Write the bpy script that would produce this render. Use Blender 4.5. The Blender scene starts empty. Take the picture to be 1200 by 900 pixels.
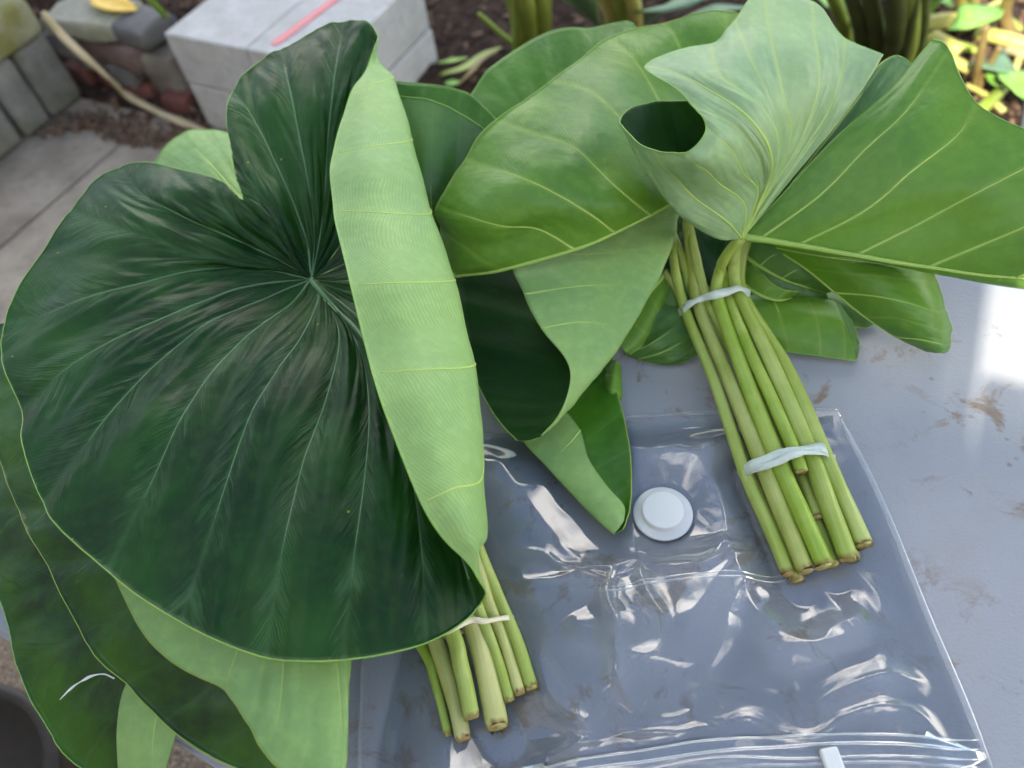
import bpy, bmesh, math, random
import numpy as np
from mathutils import Vector, Matrix, noise as mnoise

random.seed(7)
rng = np.random.default_rng(11)
scn = bpy.context.scene
col = scn.collection

# ------------------------------------------------------------------ camera
TABLE_Z = 0.62
CAM = np.array([0.0, 0.0, 1.17])
FPX = 900.0
PITCH = math.radians(53.0)
ROLL = math.atan2(120, 664)
FWD = np.array([0, math.cos(PITCH), -math.sin(PITCH)])
R0 = np.array([1.0, 0, 0]); U0 = np.cross(R0, FWD)
RIGHT = math.cos(ROLL) * R0 - math.sin(ROLL) * U0
UP = math.cos(ROLL) * U0 + math.sin(ROLL) * R0
cd = bpy.data.cameras.new('camera')
cam = bpy.data.objects.new('camera', cd); col.objects.link(cam)
cd.sensor_width = 36; cd.lens = 36 * FPX / 1200
cd.clip_start = 0.01; cd.clip_end = 3000
cam.matrix_world = Matrix([[RIGHT[i], UP[i], -FWD[i], CAM[i]] for i in range(3)] + [[0, 0, 0, 1]])
cd.dof.use_dof = True; cd.dof.focus_distance = 0.56; cd.dof.aperture_fstop = 4.8
scn.camera = cam

# ------------------------------------------------------------------ light
A = np.array([0.825, -0.565, 0.0]); A /= np.linalg.norm(A)     # yard axis along the table
B = np.array([-A[1], A[0], 0.0])                                # yard axis away from the shade buildings
SUN_EL = math.radians(42)
SUN_AZ = np.array([-0.53, -0.85, 0.0]); SUN_AZ /= np.linalg.norm(SUN_AZ)   # towards the sun
sd = SUN_AZ * math.cos(SUN_EL) + np.array([0, 0, math.sin(SUN_EL)])
w = bpy.data.worlds.new('World'); scn.world = w; w.use_nodes = True
nt = w.node_tree; nt.nodes.clear()
sky = nt.nodes.new('ShaderNodeTexSky'); sky.sky_type = 'NISHITA'; sky.sun_disc = False
sky.sun_elevation = SUN_EL; sky.sun_rotation = math.atan2(SUN_AZ[0], SUN_AZ[1])
sky.air_density = 1.2; sky.dust_density = 0.5; sky.ozone_density = 1.0
tc = nt.nodes.new('ShaderNodeTexCoord')
nz = nt.nodes.new('ShaderNodeTexNoise'); nz.inputs['Scale'].default_value = 1.9
nz.inputs['Detail'].default_value = 6; nz.inputs['Roughness'].default_value = 0.55
rp = nt.nodes.new('ShaderNodeValToRGB')
rp.color_ramp.elements[0].position = 0.53; rp.color_ramp.elements[0].color = (0, 0, 0, 1)
rp.color_ramp.elements[1].position = 0.665; rp.color_ramp.elements[1].color = (0.85, 0.85, 0.85, 1)
mx = nt.nodes.new('ShaderNodeMix'); mx.data_type = 'RGBA'
mx.inputs[7].default_value = (33.0, 30.8, 27.6, 1)              # sunlit cloud
bg = nt.nodes.new('ShaderNodeBackground'); bg.inputs['Strength'].default_value = 0.12
ow = nt.nodes.new('ShaderNodeOutputWorld')
nt.links.new(tc.outputs['Generated'], nz.inputs['Vector'])
nt.links.new(nz.outputs['Fac'], rp.inputs['Fac'])
nt.links.new(rp.outputs['Color'], mx.inputs[0])
nt.links.new(sky.outputs['Color'], mx.inputs[6])
nt.links.new(mx.outputs[2], bg.inputs['Color'])
nt.links.new(bg.outputs['Background'], ow.inputs['Surface'])
sl = bpy.data.lights.new('sun', 'SUN'); sl.energy = 4.2; sl.angle = math.radians(0.45); sl.color = (1.0, 0.91, 0.76)
sun = bpy.data.objects.new('sun', sl); col.objects.link(sun)
sun.rotation_euler = Vector(sd).to_track_quat('Z', 'Y').to_euler()
scn.view_settings.view_transform = 'Standard'; scn.view_settings.look = 'None'
scn.view_settings.exposure = 1.3; scn.view_settings.gamma = 1.0

# ------------------------------------------------------------------ helpers
def Pz(x, y, z):
    """world point where the sight line of photo pixel (x, y) meets height z"""
    d = FWD * FPX + RIGHT * (x - 600) + UP * (450 - y)
    return CAM + d * ((z - CAM[2]) / d[2])
def P(x, y, h): return Pz(x, y, TABLE_Z + h)
def UV(u, v, z=0.0): return A * u + B * v + np.array([0, 0, z])

def tag(o, label=None, cat=None, group=None, kind=None):
    if label: o['label'] = label
    if cat: o['category'] = cat
    if group: o['group'] = group
    if kind: o['kind'] = kind
    return o
def empty(name, loc, label=None, cat=None, group=None):
    o = bpy.data.objects.new(name, None); col.objects.link(o)
    o.location = Vector(loc); o.empty_display_size = 0.02
    return tag(o, label, cat, group)
def world_origin(o):
    p = np.array(o.location)
    return p if o.parent is None else p + world_origin(o.parent)
def mesh_obj(name, verts, faces, mats, parent=None, origin=None, smooth=True, mat_idx=None, uvs=None):
    verts = np.asarray(verts, float)
    if parent is not None: org = world_origin(parent); loc = np.zeros(3)
    else:
        org = np.asarray(origin, float) if origin is not None else np.array([*verts[:, :2].mean(0), verts[:, 2].min()])
        loc = org
    me = bpy.data.meshes.new(name)
    me.from_pydata((verts - org).tolist(), [], [list(map(int, f)) for f in faces])
    for m in (mats if isinstance(mats, (list, tuple)) else [mats]): me.materials.append(m)
    me.polygons.foreach_set('use_smooth', [smooth] * len(me.polygons))
    if mat_idx is not None: me.polygons.foreach_set('material_index', list(mat_idx))
    if uvs is not None:
        ul = me.uv_layers.new(name='leaf')
        li = np.empty(len(me.loops), dtype=np.int32); me.loops.foreach_get('vertex_index', li)
        ul.data.foreach_set('uv', np.asarray(uvs, np.float32)[li].ravel())
    me.update()
    o = bpy.data.objects.new(name, me); col.objects.link(o)
    o.location = Vector(loc)
    if parent is not None: o.parent = parent
    return o
def bm_obj(name, bm, mat, parent=None, smooth=False, origin=None):
    vs = [v.co[:] for v in bm.verts]; bm.verts.index_update()
    fs = [[v.index for v in f.verts] for f in bm.faces]; bm.free()
    return mesh_obj(name, vs, fs, mat, parent, origin, smooth)
def catmull(pts, n):
    """pts (K, ...) -> n+1 samples through the points"""
    pts = np.asarray(pts, float); K = len(pts)
    t = np.linspace(0, K - 1, n + 1); i = np.clip(t.astype(int), 0, K - 2); f = t - i
    f = f.reshape((-1,) + (1,) * (pts.ndim - 1))
    ext = np.concatenate([[2 * pts[0] - pts[1]], pts, [2 * pts[-1] - pts[-2]]])
    p0, p1, p2, p3 = ext[i], ext[i + 1], ext[i + 2], ext[i + 3]
    return 0.5 * (2 * p1 + (p2 - p0) * f + (2 * p0 - 5 * p1 + 4 * p2 - p3) * f ** 2 + (3 * p1 - p0 - 3 * p2 + p3) * f ** 3)
def catmull_closed(pts, per):
    pts = np.asarray(pts, float); K = len(pts)          # first == last row
    core = pts[:-1]; n = K - 1
    t = np.linspace(0, n, n * per + 1); i = np.minimum(t.astype(int), n - 1); f = (t - i).reshape((-1,) + (1,) * (pts.ndim - 1))
    p0, p1, p2, p3 = core[(i - 1) % n], core[i % n], core[(i + 1) % n], core[(i + 2) % n]
    return 0.5 * (2 * p1 + (p2 - p0) * f + (2 * p0 - 5 * p1 + 4 * p2 - p3) * f ** 2 + (3 * p1 - p0 - 3 * p2 + p3) * f ** 3)
def nrm(v): return v / np.maximum(np.linalg.norm(v, axis=-1, keepdims=True), 1e-9)
def tube(name, path, radii, mat, parent=None, seg=10, flat=1.0, up=None, cap=True, wob=0.0, origin=None, n=None, crown=0.0):
    """swept tube; radii per control point; flat scales the radius along `up`"""
    path = np.asarray(path, float)
    n = n or max(8, 5 * len(path))
    rad = np.interp(np.linspace(0, 1, n + 1), np.linspace(0, 1, len(radii)), radii)
    path = catmull(path, n)
    tan = nrm(np.gradient(path, axis=0))
    ref = np.array([0, 0, 1.0]) if up is None else up
    if up is None or np.ndim(up) == 1:
        ref = np.tile(ref, (len(path), 1))
    side = nrm(np.cross(tan, ref)); nn = nrm(np.cross(side, tan))
    ang = np.linspace(0, 2 * math.pi, seg, endpoint=False)
    V = []; F = []
    for i in range(len(path)):
        for j, a in enumerate(ang):
            r = rad[i] * (1 + wob * math.sin(3 * a + i * 0.35))
            p = path[i] + side[i] * math.cos(a) * r + nn[i] * math.sin(a) * r * flat
            if crown and i == 0: p = p - tan[i] * crown * random.uniform(-1, 1) * rad[i]
            V.append(p)
    for i in range(len(path) - 1):
        for j in range(seg):
            k = (j + 1) % seg
            F.append((i * seg + j, i * seg + k, (i + 1) * seg + k, (i + 1) * seg + j))
    if cap:
        F.append(tuple(reversed(range(seg)))); b = (len(path) - 1) * seg; F.append(tuple(range(b, b + seg)))
    uvs = [(j / seg, i / len(path)) for i in range(len(path)) for j in range(seg)]
    return mesh_obj(name, V, F, mat, parent, origin, True, uvs=uvs)
def box_axes(c, ex, ey, ez):
    """8 corners/6 faces of a box with half-extent vectors"""
    V = [c + sx * ex + sy * ey + sz * ez for sz in (-1, 1) for sy in (-1, 1) for sx in (-1, 1)]
    F = [(0, 2, 3, 1), (4, 5, 7, 6), (0, 1, 5, 4), (2, 6, 7, 3), (0, 4, 6, 2), (1, 3, 7, 5)]
    return V, F
def block_obj(name, c, ex, ey, ez, mat, parent=None, bev=0.006, rough=0.0, cuts=0, origin=None, seg=2):
    bm = bmesh.new()
    V, F = box_axes(np.asarray(c, float), ex, ey, ez)
    vs = [bm.verts.new(v) for v in V]
    for f in F: bm.faces.new([vs[i] for i in f])
    bmesh.ops.recalc_face_normals(bm, faces=bm.faces[:])
    if bev: bmesh.ops.bevel(bm, geom=bm.edges[:], offset=bev, segments=seg, profile=0.6, affect='EDGES')
    if cuts: bmesh.ops.subdivide_edges(bm, edges=bm.edges[:], cuts=cuts, use_grid_fill=True)
    if rough:
        off = Vector((random.random() * 50, random.random() * 50, 0))
        for v in bm.verts:
            v.co += Vector(mnoise.noise_vector(v.co * 14 + off)) * rough + Vector(mnoise.noise_vector(v.co * 40 + off)) * rough * .4
    return bm_obj(name, bm, mat, parent, smooth=bool(rough), origin=origin)

# ------------------------------------------------------------------ materials
class NG:
    def __init__(s, name):
        s.m = bpy.data.materials.new(name); s.m.use_nodes = True
        s.t = s.m.node_tree; s.t.nodes.clear()
        s.out = s.t.nodes.new('ShaderNodeOutputMaterial')
    def n(s, typ, **kw):
        nd = s.t.nodes.new('ShaderNode' + typ)
        for k, v in kw.items(): setattr(nd, k, v)
        return nd
    def link(s, a, b): s.t.links.new(a, b)
    def val(s, x, sock):
        if hasattr(x, 'is_output'): s.link(x, sock)
        else: sock.default_value = x
    def math(s, op, a, b=0.0, c=0.0, clamp=False):
        nd = s.n('Math', operation=op); nd.use_clamp = clamp
        for k, x in enumerate((a, b, c)): s.val(x, nd.inputs[k])
        return nd.outputs[0]
    def mix(s, f, a, b):
        nd = s.n('Mix', data_type='RGBA')
        s.val(f, nd.inputs[0]); s.val(a, nd.inputs[6]); s.val(b, nd.inputs[7]); return nd.outputs[2]
    def noise(s, vec, scale, detail=3, rough=0.55, dist=0.0):
        nd = s.n('TexNoise'); nd.inputs['Scale'].default_value = scale; nd.inputs['Detail'].default_value = detail
        nd.inputs['Roughness'].default_value = rough; nd.inputs['Distortion'].default_value = dist
        if vec is not None: s.link(vec, nd.inputs['Vector'])
        return nd.outputs['Fac']
    def ramp(s, f, p0, p1):
        nd = s.n('MapRange'); nd.interpolation_type = 'SMOOTHSTEP'
        s.val(f, nd.inputs['Value']); nd.inputs['From Min'].default_value = p0; nd.inputs['From Max'].default_value = p1
        return nd.outputs[0]
    def bump(s, h, strength, dist=0.001, normal=None):
        nd = s.n('Bump'); nd.inputs['Strength'].default_value = strength; nd.inputs['Distance'].default_value = dist
        s.val(h, nd.inputs['Height'])
        if normal is not None: s.link(normal, nd.inputs['Normal'])
        return nd.outputs[0]
    def bsdf(s, color, rough=0.5, spec=0.5, normal=None, **kw):
        nd = s.n('BsdfPrincipled'); s.val(color, nd.inputs['Base Color']); s.val(rough, nd.inputs['Roughness'])
        nd.inputs['Specular IOR Level'].default_value = spec
        if normal is not None: s.link(normal, nd.inputs['Normal'])
        for k, v in kw.items(): nd.inputs[k.replace('_', ' ')].default_value = v
        return nd.outputs[0]
    def done(s, sh): s.link(sh, s.out.inputs['Surface']); return s.m
def c4(c): return (c[0], c[1], c[2], 1.0)

def leaf_mat(name, c1, c2, line_c, line=0.3, rough=0.4, spec=0.5, transl=0.2, tcol=(0.25, 0.5, 0.03), spots=0.0, edge_c=None,
             freq=26.0, sheen=0.0, bump=0.1, near_c=None, near_a=.35, near_w=.09, solid=False, kk=12.0, wp=2.6, streak=0.0):
    g = NG(name)
    uv = g.n('UVMap', uv_map='leaf').outputs[0]
    tco = g.n('TexCoord').outputs['Object']
    sep = g.n('SeparateXYZ'); g.link(uv, sep.inputs[0])
    u, v = sep.outputs[0], sep.outputs[1]
    a = g.math('ABSOLUTE', g.math('SUBTRACT', g.math('FRACT', g.math('ADD', u, 0.5)), 0.5))
    a2 = g.math('MULTIPLY', a, 2.0)
    warp = g.noise(tco, 45, 2)
    ph = g.math('SUBTRACT', g.math('MULTIPLY', v, freq), g.math('MULTIPLY', a2, kk))
    ph = g.math('ADD', ph, g.math('MULTIPLY', warp, wp))
    cx = g.n('CombineXYZ'); g.link(g.math('MULTIPLY', ph, .42), cx.inputs[0]); g.link(g.math('MULTIPLY', v, 1.6), cx.inputs[1])
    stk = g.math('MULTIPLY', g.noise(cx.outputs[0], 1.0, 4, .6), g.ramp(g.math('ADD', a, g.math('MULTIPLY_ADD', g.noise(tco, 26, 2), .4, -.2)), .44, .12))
    wv = g.math('SINE', g.math('MULTIPLY', ph, 6.2832))
    wv2 = g.math('SINE', g.math('MULTIPLY', ph, 6.2832 * 2.37))
    fine = g.math('MULTIPLY_ADD', wv2, 0.4, wv)
    fine = g.math('MULTIPLY_ADD', fine, 0.36, 0.5, clamp=True)
    brk = g.ramp(g.noise(tco, 22, 3), 0.35, 0.65)
    fine_m = fine if solid else g.math('MULTIPLY', g.math('MULTIPLY', fine, brk), g.math('MULTIPLY_ADD', a, -1.1, 1.0))
    big = g.ramp(g.noise(tco, 11, 4), 0.33, 0.68)
    colr = g.mix(big, c4(c1), c4(c2))
    mott = g.noise(tco, 120, 4)
    colr = g.mix(g.math('MULTIPLY', g.ramp(mott, .4, .7), 0.22), colr, c4([x * 1.5 for x in c2]))
    colr = g.mix(g.math('MULTIPLY', g.ramp(fine_m, 0.35, 0.9), line), colr, c4(line_c))
    near = g.ramp(a, near_w, 0.0)
    colr = g.mix(g.math('MULTIPLY', near, near_a), colr, c4(near_c or line_c))
    if spots:
        vo = g.n('TexVoronoi'); vo.inputs['Scale'].default_value = 55; g.link(tco, vo.inputs['Vector'])
        sp = g.math('MULTIPLY', g.ramp(vo.outputs['Distance'], 0.075, 0.03), g.ramp(g.noise(tco, 9, 1), .5, .62))
        colr = g.mix(g.math('MULTIPLY', sp, spots), colr, (0.32, 0.34, 0.02, 1))
        vb = g.n('TexVoronoi'); vb.inputs['Scale'].default_value = 11; g.link(tco, vb.inputs['Vector'])
        sb = g.math('MULTIPLY', g.ramp(vb.outputs['Distance'], 0.028, 0.012), g.ramp(g.noise(tco, 31, 1), .5, .55))
        colr = g.mix(sb, colr, (0.11, 0.05, 0.015, 1))
    if streak: colr = g.mix(g.math('MULTIPLY', g.ramp(stk, .46, .72), streak), colr, c4(line_c))  # pale strokes paint light caught on the leaf ridges into the colour
    nb = g.bump(fine, bump, 0.0006)
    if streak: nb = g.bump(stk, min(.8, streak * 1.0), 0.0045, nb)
    nb = g.bump(g.noise(tco, 260, 3), 0.18, 0.0006, nb)
    nb = g.bump(g.noise(tco, 30, 3), 0.35, 0.004, nb)
    rr = g.math('MULTIPLY_ADD', g.noise(tco, 16, 3), 0.25, rough - 0.12)
    sh = g.bsdf(colr, rr, spec, nb, Sheen_Weight=sheen, Sheen_Roughness=0.4)
    tr = g.n('BsdfTranslucent'); g.link(g.mix(0.5, colr, c4(tcol)), tr.inputs['Color']); g.link(nb, tr.inputs['Normal'])
    ms = g.n('MixShader'); ms.inputs[0].default_value = transl
    g.link(sh, ms.inputs[1]); g.link(tr.outputs[0], ms.inputs[2])
    return g.done(ms.outputs[0])

M = {}
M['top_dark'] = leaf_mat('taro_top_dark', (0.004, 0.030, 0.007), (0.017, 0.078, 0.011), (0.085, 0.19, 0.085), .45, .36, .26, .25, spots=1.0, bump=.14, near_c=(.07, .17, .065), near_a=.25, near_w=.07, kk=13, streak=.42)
M['top_inner'] = leaf_mat('taro_top_inner', (0.006, 0.040, 0.004), (0.012, 0.065, 0.004), (0.02, 0.08, 0.01), .2, .55, .2, .25, (0.2, 0.5, 0.01))
M['top_mid'] = leaf_mat('taro_top_mid', (0.003, 0.024, 0.005), (0.040, 0.135, 0.004), (0.05, 0.14, 0.03), .3, .32, .45, .3, (0.4, 0.6, 0.02), spots=.4, streak=.2)  # yellow-green mottling stands in for light glowing through the leaf
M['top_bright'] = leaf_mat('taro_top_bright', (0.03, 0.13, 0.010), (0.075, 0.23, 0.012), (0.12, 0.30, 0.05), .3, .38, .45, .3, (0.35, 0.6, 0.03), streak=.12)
M['under_pale'] = leaf_mat('taro_under_pale', (0.28, 0.47, 0.165), (0.33, 0.52, 0.165), (0.17, 0.34, 0.13), .38, .5, .4, .22, (0.45, 0.6, 0.06), freq=34, solid=True, bump=.12, kk=3.2, wp=2.4, spots=.25, near_c=(.42, .55, .14), near_a=.10)
M['under_pale_small'] = leaf_mat('taro_under_pale_small', (0.24, 0.43, 0.15), (0.31, 0.50, 0.15), (0.17, 0.34, 0.12), .3, .5, .4, .24, (0.45, 0.6, 0.06), freq=34, bump=.06, kk=8, wp=2.4, spots=.25, near_c=(.42, .55, .14), near_a=.10)
M['under_white'] = leaf_mat('taro_under_white', (0.28, 0.43, 0.22), (0.31, 0.47, 0.19), (0.40, 0.54, 0.30), .3, .44, .5, .2, (0.4, 0.6, 0.1), freq=22, near_c=(.42, .55, .16), near_a=.6)
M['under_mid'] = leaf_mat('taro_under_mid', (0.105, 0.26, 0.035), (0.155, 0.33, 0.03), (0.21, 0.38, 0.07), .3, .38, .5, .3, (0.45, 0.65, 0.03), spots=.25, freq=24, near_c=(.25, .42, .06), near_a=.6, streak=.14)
M['under_dull'] = leaf_mat('taro_under_dull', (0.06, 0.16, 0.035), (0.085, 0.20, 0.035), (0.12, 0.24, 0.07), .3, .42, .5, .2)

def simple(name, c1, c2, scale=20, rough=.5, spec=.5, bump=.3, bscale=80, bdist=.002, **kw):
    g = NG(name); t = g.n('TexCoord').outputs['Object']
    f = g.ramp(g.noise(t, scale, 5, .6), .3, .7)
    nb = g.bump(g.noise(t, bscale, 5, .6), bump, bdist)
    return g.done(g.bsdf(g.mix(f, c4(c1), c4(c2)), rough, spec, nb, **kw))
M['vein_top'] = simple('vein_top', (0.075, 0.18, 0.075), (0.105, 0.22, 0.09), rough=.45)
M['vein_yellow'] = simple('vein_yellow', (0.36, 0.50, 0.10), (0.30, 0.48, 0.10), rough=.4)
M['vein_pale'] = simple('vein_pale', (0.36, 0.53, 0.11), (0.42, 0.56, 0.14), rough=.45)
M['margin'] = simple('leaf_margin', (0.22, 0.36, 0.04), (0.30, 0.36, 0.06), scale=60, rough=.45)
M['margin_green'] = simple('leaf_margin_green', (0.16, 0.38, 0.06), (0.24, 0.40, 0.06), scale=60, rough=.45)
M['junction'] = simple('junction', (0.08, 0.03, 0.05), (0.10, 0.10, 0.06), scale=200, rough=.5)
def stalk_mat(name, c1, c2, brown=.4, streak=(0.16, 0.08, 0.02)):
    g = NG(name); t = g.n('TexCoord').outputs['Object']
    uv = g.n('UVMap', uv_map='leaf').outputs[0]
    mp = g.n('Mapping'); g.link(uv, mp.inputs[0]); mp.inputs['Scale'].default_value = (9, 1.2, 1)
    f = g.ramp(g.noise(t, 18, 4), .35, .65)
    s = g.noise(mp.outputs[0], 3, 4, .6)
    cc = g.mix(f, c4(c1), c4(c2))
    cc = g.mix(g.math('MULTIPLY', g.ramp(s, .45, .75), .35), cc, c4([min(1, x * 1.5) for x in c1]))
    bs = g.math('MULTIPLY', g.ramp(g.noise(mp.outputs[0], 1.3, 3), .56, .70), brown)
    cc = g.mix(bs, cc, c4(streak))
    sep = g.n('SeparateXYZ'); g.link(uv, sep.inputs[0])
    e = g.math('ADD', sep.outputs[1], g.math('MULTIPLY', g.noise(t, 140, 2), 0.02))
    cc = g.mix(g.math('MULTIPLY', g.ramp(e, .026, .010), .7), cc, (0.20, 0.085, 0.025, 1))
    nb = g.bump(s, .35, .001)
    return g.done(g.bsdf(cc, .36, .5, nb, Subsurface_Weight=0.12, Subsurface_Radius=(.004, .006, .001), Subsurface_Scale=.5))
M['stalk'] = stalk_mat('stalk_green', (0.28, 0.38, 0.06), (0.40, 0.48, 0.14))
M['stalk_vivid'] = stalk_mat('stalk_vivid', (0.23, 0.36, 0.03), (0.36, 0.47, 0.09), .25)
M['stalk_brown'] = stalk_mat('stalk_browned', (0.27, 0.34, 0.06), (0.40, 0.45, 0.14), .9)
M['stalk_pale'] = stalk_mat('stalk_pale', (0.40, 0.44, 0.13), (0.50, 0.51, 0.21), .45, (.30, .20, .06))
M['cut'] = simple('cut_end', (0.46, 0.50, 0.16), (0.30, 0.16, 0.05), scale=120, rough=.6, bump=.6, bscale=500)
M['band_white'] = simple('rubber_band_pale', (0.52, 0.62, 0.55), (0.60, 0.67, 0.62), scale=120, rough=.5, bump=.2, bscale=300)
M['band_tan'] = simple('rubber_band_tan', (0.72, 0.66, 0.45), (0.78, 0.74, 0.56), scale=120, rough=.5, bump=.2, bscale=300)

def table_mat():
    g = NG('table_plastic'); t = g.n('TexCoord').outputs['Object']
    base = g.mix(g.ramp(g.noise(t, 4, 4), .3, .7), (0.285, 0.305, 0.345, 1), (0.335, 0.352, 0.385, 1))
    stain = g.math('MULTIPLY', g.ramp(g.noise(t, 24, 6, .68, .5), .53, .64), g.ramp(g.noise(t, 6.5, 2), .36, .52))
    base = g.mix(g.math('MULTIPLY', stain, .75), base, (0.20, 0.125, 0.055, 1))
    sm = g.math('MULTIPLY', g.ramp(g.noise(t, 9, 5, .7, .6), .5, .72), .25)
    base = g.mix(sm, base, (0.33, 0.29, 0.25, 1))
    dots = g.n('TexVoronoi'); dots.inputs['Scale'].default_value = 60; g.link(t, dots.inputs['Vector'])
    dm = g.math('MULTIPLY', g.ramp(dots.outputs['Distance'], .16, .06), g.ramp(g.noise(t, 14, 2), .56, .62))
    base = g.mix(g.math('MULTIPLY', dm, .5), base, (0.14, 0.09, 0.05, 1))
    nb = g.bump(g.noise(t, 420, 3, .6), .55, .0008)
    nb = g.bump(g.noise(t, 90, 2), .12, .001, nb)
    return g.done(g.bsdf(base, g.math('MULTIPLY_ADD', g.noise(t, 40, 3), .2, .48), .4, nb))
M['table'] = table_mat()
M['metal_grey'] = simple('powder_coated_metal', (0.10, 0.10, 0.105), (0.13, 0.13, 0.135), rough=.45)

def film_mat(name, base=.015, boost=.9, milky=0.02, col=(0.985, 0.992, 0.998)):
    g = NG(name); t = g.n('TexCoord').outputs['Object']
    nb = g.bump(g.noise(t, 14, 2, .5, .8), .12, .006)
    fr = g.n('Fresnel'); fr.inputs['IOR'].default_value = 1.5; g.link(nb, fr.inputs['Normal'])
    gl = g.n('BsdfGlossy'); gl.inputs['Roughness'].default_value = .06; gl.inputs['Color'].default_value = (1, 1, 1, 1); g.link(nb, gl.inputs['Normal'])
    tp = g.n('BsdfTransparent'); tp.inputs['Color'].default_value = c4(col)
    df = g.n('BsdfDiffuse'); df.inputs['Color'].default_value = (.82, .85, .88, 1)
    m0 = g.n('MixShader'); m0.inputs[0].default_value = milky; g.link(tp.outputs[0], m0.inputs[1]); g.link(df.outputs[0], m0.inputs[2])
    ms = g.n('MixShader'); g.link(g.math('MULTIPLY_ADD', fr.outputs[0], boost, base, clamp=True), ms.inputs[0])
    g.link(m0.outputs[0], ms.inputs[1]); g.link(gl.outputs[0], ms.inputs[2])
    return g.done(ms.outputs[0])
M['film'] = film_mat('clear_film', .03, 1.0, .09)
M['film_low'] = film_mat('clear_film_lower', 0.0, .12, .03, (.995, .997, 1.0))
M['film_seam'] = film_mat('clear_film_seam', .0, .7, .12)
M['zip'] = film_mat('zip_plastic', .03, 1.2, .20)
M['zip_band'] = film_mat('zip_band_plastic', .02, 1.1, .10)
M['white_plastic'] = simple('white_plastic', (0.60, 0.64, 0.64), (0.66, 0.68, 0.68), rough=.35, bump=.05)

def concrete(name, c1, c2, moss=0.0, mossc=(0.09, 0.10, 0.025)):
    g = NG(name); t = g.n('TexCoord').outputs['Object']
    cc = g.mix(g.ramp(g.noise(t, 7, 6, .65), .3, .7), c4(c1), c4(c2))
    sp = g.ramp(g.noise(t, 45, 6, .75), .50, .72)
    cc = g.mix(g.math('MULTIPLY', sp, .55), cc, c4([x * .55 for x in c1]))
    if moss:
        cc = g.mix(g.math('MULTIPLY', g.ramp(g.noise(t, 9, 5, .65), .42, .62), moss), cc, c4(mossc))
    nb = g.bump(g.noise(t, 130, 5, .7), .5, .003)
    return g.done(g.bsdf(cc, .9, .25, nb))
M['paver'] = concrete('paver_concrete', (0.24, 0.205, 0.165), (0.40, 0.345, 0.285), .15, (0.12, 0.12, 0.07))
M['edging'] = concrete('edging_concrete', (0.15, 0.155, 0.14), (0.26, 0.26, 0.24), .45, (0.10, 0.11, 0.05))
M['edging_moss'] = concrete('mossy_concrete', (0.17, 0.18, 0.11), (0.28, 0.27, 0.18), .85, (0.14, 0.14, 0.035))
M['cinder'] = concrete('cinder_block', (0.42, 0.42, 0.415), (0.54, 0.54, 0.53), .25, (0.27, 0.26, 0.22))
M['stone_pale'] = concrete('stone_pale', (0.24, 0.24, 0.20), (0.38, 0.37, 0.31), .45, (0.15, 0.17, 0.07))
M['stone_red'] = concrete('stone_reddish', (0.11, 0.075, 0.07), (0.20, 0.14, 0.125))
M['stone_grey'] = concrete('stone_grey', (0.10, 0.10, 0.11), (0.19, 0.18, 0.18), .2)
M['stone_tan'] = concrete('stone_tan', (0.16, 0.145, 0.12), (0.27, 0.24, 0.20))
M['brick'] = concrete('brick_red', (0.11, 0.045, 0.04), (0.18, 0.075, 0.06))
M['aggregate'] = (lambda g: (lambda t, vo: g.done(g.bsdf(
    g.mix(g.ramp(g.noise(t, 200, 3), .35, .7), g.mix(g.ramp(vo.outputs['Distance'], .1, .5), (0.36, 0.30, 0.24, 1), (0.14, 0.11, 0.085, 1)), (0.24, 0.18, 0.13, 1)),
    .85, .3, g.bump(vo.outputs['Distance'], .8, .004))))(g.n('TexCoord').outputs['Object'], (lambda v: (v.inputs['Scale'].__setattr__('default_value', 140), g.link(g.n('TexCoord').outputs['Object'], v.inputs['Vector']), v)[2])(g.n('TexVoronoi'))))(NG('exposed_aggregate'))
M['soil'] = simple('soil', (0.028, 0.019, 0.015), (0.075, 0.05, 0.038), scale=40, rough=.95, spec=.1, bump=1, bscale=120, bdist=.01)
M['soil_sunlit'] = simple('soil_sunlit', (0.16, 0.10, 0.065), (0.27, 0.17, 0.115), scale=40, rough=.95, spec=.1, bump=1, bscale=120, bdist=.01)  # paler copy of the soil colour, with sunlight put into it
M['chip'] = simple('bark_chip', (0.09, 0.06, 0.045), (0.20, 0.14, 0.10), scale=30, rough=.9, spec=.1)
M['red_tape'] = simple('red_tape', (0.55, 0.10, 0.13), (0.62, 0.16, 0.19), rough=.5)
M['dry_stalk'] = simple('dry_stalk', (0.32, 0.27, 0.14), (0.45, 0.37, 0.24), scale=15, rough=.7)
M['yellow_leaf'] = simple('yellow_leaf', (0.70, 0.48, 0.02), (0.62, 0.36, 0.02), scale=30, rough=.5)
M['grass_blade'] = simple('grass_blade', (0.18, 0.34, 0.03), (0.26, 0.42, 0.05), rough=.5)
M['plant_stem'] = simple('plant_stem', (0.20, 0.30, 0.03), (0.30, 0.36, 0.06), scale=12, rough=.45)
M['plant_dark'] = simple('plant_dark', (0.05, 0.08, 0.015), (0.10, 0.13, 0.03), scale=12, rough=.5)
M['stem_yellow'] = simple('stem_yellow', (0.46, 0.45, 0.09), (0.62, 0.56, 0.18), scale=25, rough=.5)
M['stem_brown'] = simple('stem_brown', (0.20, 0.13, 0.045), (0.26, 0.20, 0.07), scale=25, rough=.6)
M['garden_leaf'] = simple('garden_leaf', (0.16, 0.38, 0.05), (0.22, 0.46, 0.08), scale=25, rough=.45)
M['garden_leaf_blue'] = simple('garden_leaf_blue', (0.10, 0.20, 0.11), (0.14, 0.25, 0.14), scale=25, rough=.5)
M['dark_plastic'] = simple('dark_plastic', (0.045, 0.045, 0.05), (0.06, 0.06, 0.065), rough=.5)
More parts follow.
